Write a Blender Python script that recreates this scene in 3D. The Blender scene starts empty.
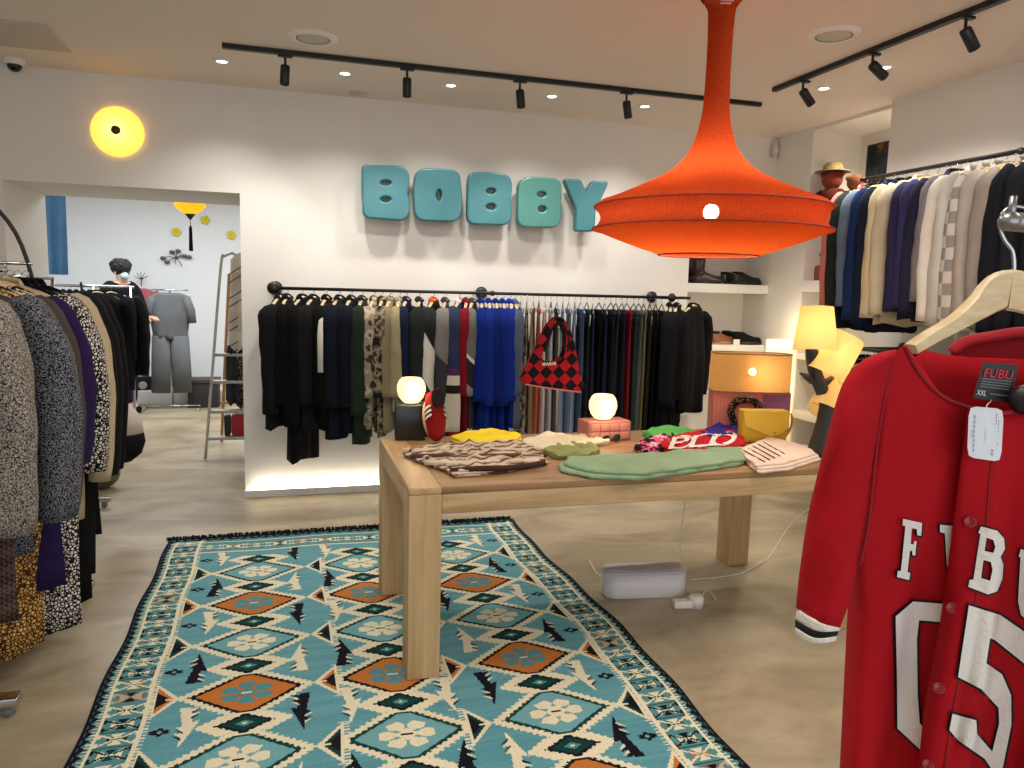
import bpy, bmesh, math, random
import numpy as np
from mathutils import Vector, Matrix
from mathutils.geometry import tessellate_polygon
rnd = random.Random(7)
PI = math.pi
scn = bpy.context.scene
col = scn.collection

# ---------------------------------------------------------------- camera
FPX, EYE = 752.73, 1.5
AX = Vector((0.95879101, -0.01056103, 0.28391593))    # world X, Y, Z written in camera space (x right, y down, z forward)
AY = Vector((-0.28293656, -0.12631096, 0.95078517))
AZ = Vector((0.02582042, -0.99193448, -0.12409392))
CAM = Vector((0, 0, EYE))
cd = bpy.data.cameras.new('camera'); cam = bpy.data.objects.new('camera', cd); col.objects.link(cam)
cam.matrix_world = Matrix(((AX.x, -AX.y, -AX.z, 0), (AY.x, -AY.y, -AY.z, 0), (AZ.x, -AZ.y, -AZ.z, EYE), (0, 0, 0, 1)))
cd.sensor_width = 36; cd.lens = FPX / 1024 * 36; cd.clip_start = 0.05; cd.clip_end = 60
scn.camera = cam
scn.view_settings.view_transform = 'Standard'; scn.view_settings.look = 'None'
scn.view_settings.exposure = -0.18; scn.view_settings.gamma = 1.0; scn.view_settings.use_curve_mapping = False
w = bpy.data.worlds.new('world'); scn.world = w; w.use_nodes = True
w.node_tree.nodes['Background'].inputs[0].default_value = (0.75, 0.85, 1, 1)
w.node_tree.nodes['Background'].inputs[1].default_value = 0.6

def light(name, kind, loc, energy, color=(1, 1, 1), size=0.1, size_y=None, rot=(0, 0, 0), spot=None, target=None, blend=0.6):
    d = bpy.data.lights.new(name, kind); d.energy = energy; d.color = color
    if kind == 'AREA':
        d.size = size
        if size_y: d.shape = 'RECTANGLE'; d.size_y = size_y
    elif kind == 'SPOT':
        d.shadow_soft_size = size; d.spot_size = spot; d.spot_blend = blend
    else: d.shadow_soft_size = size
    o = bpy.data.objects.new(name, d); col.objects.link(o); o.location = loc; o.rotation_euler = rot
    if target is not None:
        o.rotation_euler = (Vector(target) - Vector(loc)).to_track_quat('-Z', 'Y').to_euler()
    return o
WARM = (1.0, 0.86, 0.68); NEUT = (1.0, 0.955, 0.89); COOL = (0.88, 0.94, 1.0)
CEIL = 2.786
light('shop_front_fill', 'AREA', (0.6, -2.3, 1.5), 62, COOL, 5.5, 2.4, target=(0.9, 5, 1.2))  # added area lamp behind the camera, as daylight from an assumed shop window
for i, (x, y) in enumerate([(-2.0, 0.6), (0.2, 0.9), (2.4, 0.9), (-2.1, 3.0), (0.3, 2.6), (2.3, 2.2)]):
    light('ceiling_fill', 'AREA', (x, y, 2.74), 17 if x > -1 else 6, NEUT, 0.5)  # general fill added under the unseen ceiling, without fittings
DOWN = [(-0.357, 4.913), (0.347, 4.895), (1.01, 4.916), (1.697, 4.928), (2.382, 4.937), (3.186, 4.105), (3.204, 3.625)]
for x, y in DOWN:
    light('downlight_lamp', 'SPOT', (x, y, CEIL - 0.03), 42, NEUT, 0.05, spot=2.2, target=(x, y + 0.1, 0), blend=0.9)
light('back_room_lamp', 'AREA', (-1.4, 8.3, 2.7), 95, COOL, 1.8, 1.8)
light('back_room_lamp', 'AREA', (0.4, 8.6, 2.7), 40, NEUT, 1.2, 1.2)
light('alcove_lamp', 'SPOT', (4.05, 4.5, 2.73), 26, WARM, 0.04, spot=2.4, target=(4.1, 4.65, 0))

# ---------------------------------------------------------------- pixel -> point
def ray(u, v):
    d = Vector((u - 512, v - 384, FPX)); return Vector((d.dot(AX), d.dot(AY), d.dot(AZ)))
def aZ(u, v, z): r = ray(u, v); return CAM + r * ((z - EYE) / r.z)
def aY(u, v, y): r = ray(u, v); return CAM + r * (y / r.y)
def aX(u, v, x): r = ray(u, v); return CAM + r * (x / r.x)

# ---------------------------------------------------------------- helpers
def lin(c): return tuple((x / 12.92 if x <= 0.04045 else ((x + 0.055) / 1.055) ** 2.4) for x in (k / 255 for k in c))
_m = {}
def mat(key, rgb, rough=0.6, metal=0.0, emit=None, es=0.0, bump=0.0, bscale=60, var=0.0, spec=None, alpha=None, trans=None, sheen=0.0):
    if key in _m: return _m[key]
    m = bpy.data.materials.new(key); m.use_nodes = True; nt = m.node_tree; b = nt.nodes['Principled BSDF']
    c = lin(rgb); b.inputs['Base Color'].default_value = (*c, 1); b.inputs['Roughness'].default_value = rough
    b.inputs['Metallic'].default_value = metal
    if spec is not None: b.inputs['Specular IOR Level'].default_value = spec
    if sheen: b.inputs['Sheen Weight'].default_value = sheen
    if emit: b.inputs['Emission Color'].default_value = (*lin(emit), 1); b.inputs['Emission Strength'].default_value = es
    if trans: b.inputs['Transmission Weight'].default_value = trans
    tc = nt.nodes.new('ShaderNodeTexCoord')
    if var:
        n = nt.nodes.new('ShaderNodeTexNoise'); n.inputs['Scale'].default_value = bscale * 0.12; n.inputs['Detail'].default_value = 5
        nt.links.new(tc.outputs['Object'], n.inputs['Vector'])
        mx = nt.nodes.new('ShaderNodeMix'); mx.data_type = 'RGBA'
        mx.inputs[6].default_value = (*[k * (1 - var) for k in c], 1); mx.inputs[7].default_value = (*[min(1, k * (1 + var)) for k in c], 1)
        nt.links.new(n.outputs['Fac'], mx.inputs[0]); nt.links.new(mx.outputs[2], b.inputs['Base Color'])
    if bump:
        n = nt.nodes.new('ShaderNodeTexNoise'); n.inputs['Scale'].default_value = bscale; n.inputs['Detail'].default_value = 3
        nt.links.new(tc.outputs['Object'], n.inputs['Vector'])
        bp = nt.nodes.new('ShaderNodeBump'); bp.inputs['Strength'].default_value = bump; bp.inputs['Distance'].default_value = 0.01
        nt.links.new(n.outputs['Fac'], bp.inputs['Height']); nt.links.new(bp.outputs[0], b.inputs['Normal'])
    _m[key] = m; return m
def fab(rgb, key=None):
    return mat(key or 'cloth_%d_%d_%d' % tuple(rgb), rgb, 0.92, bump=0.35, bscale=45, var=0.22, spec=0.15)
def pattern(key, kind, cols, scale=40, rough=0.9, rot=0, sc3=(1, 1, 1)):
    """procedural print: noise bands, cells or checks with constant colour steps"""
    if key in _m: return _m[key]
    m = bpy.data.materials.new(key); m.use_nodes = True; nt = m.node_tree; b = nt.nodes['Principled BSDF']
    b.inputs['Roughness'].default_value = rough; b.inputs['Specular IOR Level'].default_value = 0.15
    tc = nt.nodes.new('ShaderNodeTexCoord'); mp = nt.nodes.new('ShaderNodeMapping')
    mp.inputs['Rotation'].default_value = rot if isinstance(rot, tuple) else (0, rot, 0); mp.inputs['Scale'].default_value = sc3
    nt.links.new(tc.outputs['Object'], mp.inputs['Vector'])
    if kind in ('check',):
        n = nt.nodes.new('ShaderNodeTexChecker'); n.inputs['Scale'].default_value = scale
        n.inputs['Color1'].default_value = (*lin(cols[0][1]), 1); n.inputs['Color2'].default_value = (*lin(cols[1][1]), 1)
        nt.links.new(mp.outputs[0], n.inputs['Vector']); nt.links.new(n.outputs['Color'], b.inputs['Base Color'])
        _m[key] = m; return m
    if kind == 'noise':
        n = nt.nodes.new('ShaderNodeTexNoise'); n.inputs['Detail'].default_value = 2; out = 'Fac'
    elif kind == 'cells':
        n = nt.nodes.new('ShaderNodeTexVoronoi'); n.feature = 'DISTANCE_TO_EDGE'; out = 'Distance'
    elif kind == 'spots':
        n = nt.nodes.new('ShaderNodeTexVoronoi'); out = 'Distance'
    else:
        n = nt.nodes.new('ShaderNodeTexWave'); n.inputs['Distortion'].default_value = 0.6; out = 'Fac'
        n.bands_direction = kind[-1].upper()
    n.inputs['Scale'].default_value = scale; nt.links.new(mp.outputs[0], n.inputs['Vector'])
    r = nt.nodes.new('ShaderNodeValToRGB'); r.color_ramp.interpolation = 'CONSTANT'
    e = r.color_ramp.elements
    while len(e) < len(cols): e.new(0.5)
    for k, (p, c) in enumerate(cols): e[k].position = p; e[k].color = (*lin(c), 1)
    nt.links.new(n.outputs[out], r.inputs[0]); nt.links.new(r.outputs[0], b.inputs['Base Color'])
    _m[key] = m; return m

def zband(key, cols, skew=0.0):
    """colour-blocked cloth: constant bands by distance below the rail"""
    if key in _m: return _m[key]
    m = bpy.data.materials.new(key); m.use_nodes = True; nt = m.node_tree; b = nt.nodes['Principled BSDF']; b.inputs['Roughness'].default_value = .9
    tc = nt.nodes.new('ShaderNodeTexCoord'); sx = nt.nodes.new('ShaderNodeSeparateXYZ'); nt.links.new(tc.outputs['Object'], sx.inputs[0])
    a = nt.nodes.new('ShaderNodeMath'); a.operation = 'MULTIPLY'; a.inputs[1].default_value = -1 / 1.2; nt.links.new(sx.outputs[2], a.inputs[0])
    c = nt.nodes.new('ShaderNodeMath'); c.operation = 'MULTIPLY_ADD'; c.inputs[1].default_value = skew; nt.links.new(sx.outputs[1], c.inputs[0]); nt.links.new(a.outputs[0], c.inputs[2])
    r = nt.nodes.new('ShaderNodeValToRGB'); r.color_ramp.interpolation = 'CONSTANT'; e = r.color_ramp.elements
    while len(e) < len(cols): e.new(0.5)
    for k, (p, cc) in enumerate(cols): e[k].position = p; e[k].color = (*lin(cc), 1)
    nt.links.new(c.outputs[0], r.inputs[0]); nt.links.new(r.outputs[0], b.inputs['Base Color']); _m[key] = m; return m

class MB:
    def __init__(s): s.v = []; s.f = []; s.mi = []; s.cur = 0
    def add(s, vs, fs):
        o = len(s.v); s.v += [tuple(p) for p in vs]; s.f += [tuple(i + o for i in f) for f in fs]; s.mi += [s.cur] * len(fs)
    def box(s, lo, hi, M=None, bev=0.0):
        x0, y0, z0 = lo; x1, y1, z1 = hi
        if bev:
            bm = bmesh.new(); bmesh.ops.create_cube(bm, size=1)
            for q in bm.verts: q.co = Vector(((x0 + x1) / 2 + q.co.x * (x1 - x0), (y0 + y1) / 2 + q.co.y * (y1 - y0), (z0 + z1) / 2 + q.co.z * (z1 - z0)))
            bmesh.ops.bevel(bm, geom=bm.edges[:], offset=bev, segments=3, profile=0.5, affect='EDGES')
            s.bm(bm, M); return
        vs = [Vector(p) for p in ((x0, y0, z0), (x1, y0, z0), (x1, y1, z0), (x0, y1, z0), (x0, y0, z1), (x1, y0, z1), (x1, y1, z1), (x0, y1, z1))]
        if M: vs = [M @ p for p in vs]
        s.add(vs, [(0, 3, 2, 1), (4, 5, 6, 7), (0, 1, 5, 4), (1, 2, 6, 5), (2, 3, 7, 6), (3, 0, 4, 7)])
    def bm(s, bm, M=None):
        bm.verts.ensure_lookup_table(); bm.verts.index_update()
        s.add([(M @ q.co if M else q.co.copy()) for q in bm.verts], [[q.index for q in f.verts] for f in bm.faces]); bm.free()
    def rings(s, rs, cap=True, close=True):
        n = len(rs[0]); vs = [p for r in rs for p in r]; fs = []
        for i in range(len(rs) - 1):
            for j in range(n if close else n - 1):
                k = (j + 1) % n; fs.append((i * n + j, i * n + k, (i + 1) * n + k, (i + 1) * n + j))
        if cap and close: fs.append(tuple(range(n))[::-1]); fs.append(tuple((len(rs) - 1) * n + j for j in range(n)))
        s.add(vs, fs)
    def lathe(s, prof, c=(0, 0, 0), n=32, cap=False, M=None):
        c = Vector(c); rs = []
        for r, z in prof:
            rs.append([(M or Matrix()) @ (c + Vector((r * math.cos(2 * PI * j / n), r * math.sin(2 * PI * j / n), z))) for j in range(n)])
        s.rings(rs, cap)
    def tube(s, pts, r, n=10, flat=None, cap=True):
        pts = [Vector(p) for p in pts]; rs = []; up = None
        for i, p in enumerate(pts):
            t = (pts[min(i + 1, len(pts) - 1)] - pts[max(i - 1, 0)]).normalized()
            if up is None: up = Vector((0, 1, 0)) if abs(t.y) < 0.9 else Vector((1, 0, 0))
            a = t.cross(up)
            if a.length < 1e-4: a = t.orthogonal()
            a.normalize(); b = a.cross(t).normalized(); up = b
            rr = r[i] if isinstance(r, (list, tuple)) else r
            ra, rb = rr if isinstance(rr, tuple) else (rr, rr)
            rs.append([p + a * ra * math.cos(2 * PI * j / n) + b * rb * math.sin(2 * PI * j / n) for j in range(n)])
        s.rings(rs, cap)
    def ball(s, c, r, n=16, sc=(1, 1, 1)):
        bm = bmesh.new(); bmesh.ops.create_uvsphere(bm, u_segments=n, v_segments=max(6, n // 2), radius=r)
        s.bm(bm, Matrix.Translation(c) @ Matrix.Diagonal((*sc, 1)))
    def build(s, name, m, parent=None, smooth=True, loc=None, mod=None):
        me = bpy.data.meshes.new(name); me.from_pydata(s.v, [], s.f)
        ms = m if isinstance(m, (list, tuple)) else [m]
        for q in ms: me.materials.append(q)
        me.polygons.foreach_set('material_index', s.mi)
        if smooth: me.polygons.foreach_set('use_smooth', [True] * len(me.polygons))
        me.update()
        if smooth == 'auto': me.set_sharp_from_angle(angle=0.6)
        o = bpy.data.objects.new(name, me); col.objects.link(o)
        if parent: o.parent = parent
        if loc is not None: o.location = loc
        return o
def tag(o, label=None, cat=None, group=None, kind=None):
    if label: o['label'] = label
    if cat: o['category'] = cat
    if group: o['group'] = group
    if kind: o['kind'] = kind
    return o
def empty(name, loc, rz, label, cat, group=None):
    o = bpy.data.objects.new(name, None); col.objects.link(o); o.location = loc; o.rotation_euler = (0, 0, rz)
    return tag(o, label, cat, group)
def struct(name, mb, m, smooth=False): return tag(mb.build(name, m, None, smooth), kind='structure')
def dup(o, loc, rz=None, label=None, group=None, parent=None, rot=None):
    c = o.copy(); col.objects.link(c)
    if parent: c.parent = parent
    else:
        c.location = loc
        if rot is not None: c.rotation_euler = rot
        elif rz is not None: c.rotation_euler = (0, 0, rz)
    if label: c['label'] = label
    if group: c['group'] = group
    for ch in o.children: dup(ch, None, parent=c)
    return c
def smoothpts(pts, k=4, closed=False):
    """Catmull-Rom"""
    P = [Vector(p) for p in pts]; n = len(P); out = []
    for i in range(n if closed else n - 1):
        if closed: a, b, c, d = P[i - 1], P[i], P[(i + 1) % n], P[(i + 2) % n]
        else: a, b, c, d = P[max(i - 1, 0)], P[i], P[i + 1], P[min(i + 2, n - 1)]
        for j in range(k):
            t = j / k
            out.append(0.5 * ((2 * b) + (c - a) * t + (2 * a - 5 * b + 4 * c - d) * t * t + (3 * b - a - 3 * c + d) * t ** 3))
    if not closed: out.append(P[-1])
    return out
def roundc(pts, r, n=4):
    P = [Vector(p) for p in pts]; out = []
    for i, p in enumerate(P):
        a, c = P[i - 1] - p, P[(i + 1) % len(P)] - p; ra, rc = min(r, a.length * .45), min(r, c.length * .45); A, C = p + a.normalized() * ra, p + c.normalized() * rc
        for k in range(n + 1): t = k / n; out.append((1 - t) ** 2 * A + 2 * t * (1 - t) * p + t * t * C)
    return out
def curve_mesh(loops, ext, bev, name='x', closed_round=None):
    """filled 2D outline with holes, extruded along local Y, standing in XZ"""
    cu = bpy.data.curves.new(name, 'CURVE'); cu.dimensions = '2D'; cu.fill_mode = 'BOTH'; cu.extrude = ext; cu.bevel_depth = bev; cu.bevel_resolution = 2
    for lp in loops:
        sp = cu.splines.new('POLY'); sp.points.add(len(lp) - 1); sp.use_cyclic_u = True
        for i, p in enumerate(lp): sp.points[i].co = (p[0], p[1], 0, 1)
    o = bpy.data.objects.new(name, cu); col.objects.link(o)
    me = bpy.data.meshes.new_from_object(o.evaluated_get(bpy.context.evaluated_depsgraph_get()))
    bpy.data.objects.remove(o); bpy.data.curves.remove(cu)
    me.transform(Matrix.Rotation(PI / 2, 4, 'X')); return me
def mesh_obj(name, me, m, parent=None, loc=None):
    me.materials.clear(); me.materials.append(m)
    o = bpy.data.objects.new(name, me); col.objects.link(o)
    if parent: o.parent = parent
    if loc is not None: o.location = loc
    return o
def text_verts(txt):
    """letters as a flat mesh scaled into the unit square"""
    cu = bpy.data.curves.new('t', 'FONT'); cu.body = txt; cu.offset = 0.012; cu.resolution_u = 3
    o = bpy.data.objects.new('t', cu); col.objects.link(o)
    me = bpy.data.meshes.new_from_object(o.evaluated_get(bpy.context.evaluated_depsgraph_get()))
    vs = [q.co.copy() for q in me.vertices]; fs = [tuple(p.vertices) for p in me.polygons]
    bpy.data.objects.remove(o); bpy.data.curves.remove(cu); bpy.data.meshes.remove(me)
    x0 = min(q.x for q in vs); x1 = max(q.x for q in vs); y0 = min(q.y for q in vs); y1 = max(q.y for q in vs)
    return [((q.x - x0) / (x1 - x0), (q.y - y0) / (y1 - y0)) for q in vs], fs

# ---------------------------------------------------------------- room shell
M_wall = mat('white_plaster_wall', (232, 228, 221), 0.85, bump=0.06, bscale=90, var=0.02)
M_ceil = mat('white_ceiling_paint', (228, 216, 204), 0.9, var=0.01)
M_black = mat('black_powder_coat', (16, 16, 17), 0.45)
M_white = mat('white_lacquer', (232, 230, 226), 0.4)
def floor_mat():
    m = bpy.data.materials.new('polished_concrete'); m.use_nodes = True; nt = m.node_tree; b = nt.nodes['Principled BSDF']
    tc = nt.nodes.new('ShaderNodeTexCoord')
    mp = nt.nodes.new('ShaderNodeMapping'); mp.inputs['Scale'].default_value = (1, 1.8, 1); nt.links.new(tc.outputs['Object'], mp.inputs[0])
    n = nt.nodes.new('ShaderNodeTexNoise'); n.inputs['Scale'].default_value = 1.6; n.inputs['Detail'].default_value = 9; n.inputs['Roughness'].default_value = 0.62; n.inputs['Distortion'].default_value = 0.7
    nt.links.new(mp.outputs[0], n.inputs['Vector'])
    r = nt.nodes.new('ShaderNodeValToRGB'); e = r.color_ramp.elements
    e[0].position = 0.3; e[0].color = (*lin((132, 118, 96)), 1); e[1].position = 0.72; e[1].color = (*lin((188, 174, 146)), 1)
    q = e.new(0.5); q.color = (*lin((162, 147, 120)), 1)
    nt.links.new(n.outputs['Fac'], r.inputs[0]); nt.links.new(r.outputs[0], b.inputs['Base Color'])
    n2 = nt.nodes.new('ShaderNodeTexNoise'); n2.inputs['Scale'].default_value = 5; n2.inputs['Detail'].default_value = 6
    nt.links.new(tc.outputs['Object'], n2.inputs['Vector'])
    mr = nt.nodes.new('ShaderNodeMapRange'); mr.inputs[3].default_value = 0.28; mr.inputs[4].default_value = 0.5
    nt.links.new(n2.outputs['Fac'], mr.inputs[0]); nt.links.new(mr.outputs[0], b.inputs['Roughness'])
    bp = nt.nodes.new('ShaderNodeBump'); bp.inputs['Strength'].default_value = 0.08; nt.links.new(n2.outputs['Fac'], bp.inputs['Height']); nt.links.new(bp.outputs[0], b.inputs['Normal'])
    return m
b = MB(); b.box((-3.5, -2.6, -0.1), (4.8, 10.8, 0)); struct('floor', b, floor_mat())
b = MB(); b.box((-3.5, -2.6, CEIL), (4.8, 10.8, CEIL + 0.1)); struct('ceiling', b, M_ceil)
YW, YB = 5.487, 6.35
b = MB()
b.box((-3.2, YW, 0), (-1.69, YB, CEIL)); b.box((-1.69, YW, 2.096), (-0.305, YB, CEIL)); b.box((-0.305, YW, 0), (3.1, YB, CEIL))
b.box((3.1, YW, 2.0), (3.857, YB, CEIL)); b.box((3.1, YW, 0), (3.857, YB, 0.5)); b.box((3.1, YW + 0.36, 0.5), (3.857, YB, 2.0))
struct('wall_back', b, M_wall)
b = MB(); b.box((3.857, 5.05, 0), (4.7, YB, CEIL)); b.box((4.3, 4.178, 0), (4.7, 5.05, CEIL)); b.box((3.775, -2.6, 0), (4.7, 4.178, CEIL))
b.box((3.857, 4.178, 2.762), (4.3, 5.05, CEIL)); struct('wall_right', b, M_wall)
b = MB(); b.box((-3.4, -2.6, 0), (-3.2, YB, CEIL)); struct('wall_left', b, M_wall)
b = MB()
b.box((-3.2, -2.6, 0), (3.775, -2.5, 0.35)); b.box((-3.2, -2.6, 2.6), (3.775, -2.5, CEIL)); b.box((-3.2, -2.6, 0.35), (-2.2, -2.5, 2.6)); b.box((3.4, -2.6, 0.35), (3.775, -2.5, 2.6))
struct('wall_front', b, M_wall)
M_bwall = mat('cool_white_wall', (225, 228, 230), 0.85, var=0.02)
b = MB(); b.box((-3.5, 10.6, 0), (2.2, 10.8, CEIL)); b.box((-3.6, YB, 0), (-3.4, 10.8, CEIL)); b.box((2.0, YB, 0), (2.2, 10.6, CEIL)); struct('wall_storeroom', b, M_bwall)
# base ledge with a light strip above it
b = MB(); b.box((-0.31, YW - 0.02, 0), (3.1, YW, 0.05)); struct('baseboard_back', b, M_white)
b = MB(); b.box((-0.29, YW - 0.016, 0.05), (3.08, YW - 0.004, 0.056)); s = struct('trim_1', b, mat('warm_light_strip', (255, 240, 215), 0.5, emit=(255, 232, 190), es=14))
light('light_strip_glow', 'AREA', (1.4, YW - 0.05, 0.065), 6, (1, 0.9, 0.74), 3.3, 0.02, target=(1.4, YW + 0.02, 1.0))

# shelves in the two alcoves
for z0, z1, l in ((1.519, 1.592, 'white alcove shelf carrying the dark boots beside the back wall'), (1.025, 1.091, 'white alcove shelf carrying the tan and black shoes, below the boots')):
    b = MB(); b.box((3.1, YW, z0), (3.857, YW + 0.36, z1), bev=0.004); tag(b.build('wall_shelf', M_white, smooth='auto'), l, 'shelf', 'white shelves of the shoe alcove')
for z0, z1, l in ((2.09, 2.16, 'topmost white shelf of the right alcove, under the soft toys'), (1.545, 1.63, 'white shelf of the right alcove behind the salmon sweatshirt'), (1.018, 1.066, 'white shelf of the right alcove beside the glowing pleated lamp'), (0.55, 0.616, 'lowest white shelf of the right alcove, behind the three-shade lamp')):
    b = MB(); b.box((3.84, 4.18, z0), (4.3, 5.05, z1), bev=0.004); tag(b.build('wall_shelf', M_white, smooth='auto'), l, 'shelf', 'white shelves of the right alcove')

# ---------------------------------------------------------------- rug (kilim woven in small steps)
def make_rug():
    X0, X1, Y0, Y1, S = -0.655, 1.375, 1.02, 4.60, 0.005
    nx, ny = int(round((X1 - X0) / S)), int(round((Y1 - Y0) / S))
    xs = X0 + (np.arange(nx) + 0.5) * S; ys = Y0 + (np.arange(ny) + 0.5) * S
    GX, GY = np.meshgrid(xs, ys)
    L = lambda c: np.array(lin(c))
    TEAL, TEAL2, CREAM, BLACK, GREEN, ORANGE, MAUVE = L((88, 148, 160)), L((114, 168, 174)), L((232, 222, 190)), L((22, 22, 30)), L((18, 62, 56)), L((196, 118, 52)), L((132, 110, 104))
    rg = np.random.RandomState(3)
    rown = np.repeat(rg.rand(ny // 3 + 1), 3)[:ny]; band = 0.5 + 0.5 * np.sin(ys * 3.1 + 1) * np.cos(ys * 1.3)
    mixr = np.clip(0.55 * band + 0.5 * rown, 0, 1)[:, None] * np.ones((1, nx)); mixr = np.clip(mixr + 0.25 * (rg.rand(ny, nx) - .5), 0, 1)[..., None]
    img = TEAL * (1 - mixr) + TEAL2 * mixr
    def put(mask, c): img[mask] = c
    def dia(cx, cy, a, bb, trunc=None, tooth=0.0):
        dx, dy = np.abs(GX - cx), np.abs(GY - cy); d = dx / a + dy / bb
        if tooth: d = d - tooth * ((np.floor((dx * bb - dy * a) / (a + bb) / 0.0085) % 2) == 0)
        m = d < 1
        if trunc: m &= dy < trunc
        return m
    def poly(pts, c):
        pts = np.array(pts); x0, y0 = pts.min(0); x1, y1 = pts.max(0)
        i0, i1 = max(0, int((x0 - X0) / S) - 1), min(nx, int((x1 - X0) / S) + 2); j0, j1 = max(0, int((y0 - Y0) / S) - 1), min(ny, int((y1 - Y0) / S) + 2)
        if i0 >= i1 or j0 >= j1: return
        gx, gy = GX[j0:j1, i0:i1], GY[j0:j1, i0:i1]; ins = np.zeros(gx.shape, bool); n = len(pts)
        for k in range(n):
            (xa, ya), (xb, yb) = pts[k], pts[(k + 1) % n]
            if ya == yb: continue
            ins ^= ((ya > gy) != (yb > gy)) & (gx < (xb - xa) * (gy - ya) / (yb - ya) + xa)
        img[j0:j1, i0:i1][ins] = c
    def rect(a, bq, c_, d, c): put((GX >= a) & (GX < bq) & (GY >= c_) & (GY < d), c)
    cols_ = (-0.157, 0.360, 0.877); rows = [4.0 - 0.41 * k for k in range(8)]
    for cx in cols_:
        for y in rows: put(dia(cx, y, 0.232, 0.188, None, 0.05), CREAM)
        for y in [rows[0] + 0.185] + [r - 0.205 for r in rows]: put(dia(cx, y, 0.155, 0.115, 0.06, 0.06), CREAM)
    for cx in cols_:
        for k, y in enumerate(rows):
            o = k % 2; edge = BLACK if o else GREEN
            put(dia(cx, y, 0.190, 0.158, 0.136, 0.05), edge)
            put(dia(cx, y, 0.170, 0.142, 0.126), ORANGE if o else img[5, 5] * 0 + TEAL2)
            fl = L((88, 142, 150)) if o else CREAM
            put(dia(cx, y, 0.042, 0.036), fl)
            for q in range(6):
                a = PI / 6 + q * PI / 3 + (PI / 6 if not o else 0)
                ca, sa = math.cos(a), math.sin(a) * 0.85
                pts = [(cx + r * math.cos(a + t), y + 0.85 * r * math.sin(a + t)) for r, t in ((0.026, 0), (0.066, -0.50), (0.094, -0.26), (0.094, 0.26), (0.066, 0.50))]
                poly(pts, fl)
            rect(cx - 0.018, cx + 0.018, y - 0.004, y + 0.004, CREAM if o else BLACK)
        for y in [rows[0] + 0.185] + [r - 0.205 for r in rows]:
            put(dia(cx, y, 0.092, 0.06, None, 0.08), BLACK); put(dia(cx, y, 0.075, 0.046), GREEN); put(dia(cx, y, 0.030, 0.02), L((84, 140, 140))); rect(cx - .006, cx + .006, y - .006, y + .006, CREAM)
    # combed triangles
    def tri(tip, base, y, dark, acc):
        s = 1 if base > tip else -1
        poly([(tip, y), (base, y + 0.118), (base, y - 0.118)], CREAM)
        for k in range(-6, 7):
            rect(min(base, base + s * 0.022), max(base, base + s * 0.022), y + k * 0.0175 - 0.0045, y + k * 0.0175 + 0.0045, CREAM)
        rect(min(base, base + s * .03) - .02, max(base, base + s * .03), y + 0.113, y + 0.12, CREAM); rect(min(base, base + s * .03) - .02, max(base, base + s * .03), y - 0.12, y - 0.113, CREAM)
        poly([(tip + s * 0.022, y), (base - s * 0.008, y + 0.088), (base - s * 0.008, y - 0.088)], acc)
        poly([(tip + s * 0.032, y), (base - s * 0.008, y + 0.055), (base - s * 0.008, y - 0.055)], dark)
        rect(min(tip, tip + s * .05), max(tip, tip + s * .05), y - .003, y + .003, CREAM)
    for k, y in enumerate(rows):
        acc, dark = (ORANGE, BLACK) if k % 2 else (GREEN, BLACK)
        tri(-0.375, -0.462, y, dark, acc); tri(0.072, 0.160, y, dark, acc); tri(0.648, 0.560, y, dark, acc); tri(1.096, 1.184, y, dark, acc)
    # barbed arrows
    def arrow(x, y, up, fl, c, c2):
        s = 1 if up else -1
        T = lambda px, py: (x + fl * px, y + s * py)
        poly([T(.0, .118), T(.036, .118), T(.018, 0), T(-.014, 0)], c); poly([T(-.034, .034), T(.022, .010), T(.012, -.122)], c)
        for t in (.088, .055):
            poly([T(.004, t + .022), T(-.030, t + .03), T(.0, t - .006)], c); poly([T(-.006, t + .006), T(-.034, t + .018), T(-.004, t - .012)], c2)
        for t in (-.028, -.066):
            poly([T(.008, t + .022), T(.038, t + .03), T(.008, t - .008)], c); poly([T(.014, t + .004), T(.042, t + .016), T(.010, t - .014)], c2)
    for k in range(-1, 8):
        y = rows[0] - 0.205 - 0.41 * k
        for j, x in enumerate((-0.335, 0.022, 0.195, 0.525, 0.69, 1.05)):
            bk = (k + (j in (0, 2, 3, 5))) % 2
            arrow(x, y + 0.02, k % 2, 1 if j % 2 else -1, BLACK if bk else CREAM, CREAM if bk else BLACK)
        for x in (-0.418, 1.138):
            put(dia(x, y, 0.034, 0.022, None, .25), BLACK); put(dia(x, y, 0.012, 0.008), TEAL2)
    # borders
    def comb(x, s):
        rect(x - .006, x + .006, Y0, Y1, CREAM)
        k = Y0
        while k < Y1: rect(min(x, x + s * .022), max(x, x + s * .022), k, k + .006, CREAM); k += .0185
    m = (GX < -0.474) | (GX > 1.194) | (GY > 4.32); img[m] = (L((84, 140, 144)) * (1 - .3 * mixr) + .3 * mixr * L((112, 162, 158)))[m]
    comb(-0.478, 1); comb(1.198, -1); comb(-0.605, -1); comb(1.325, 1)
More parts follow.
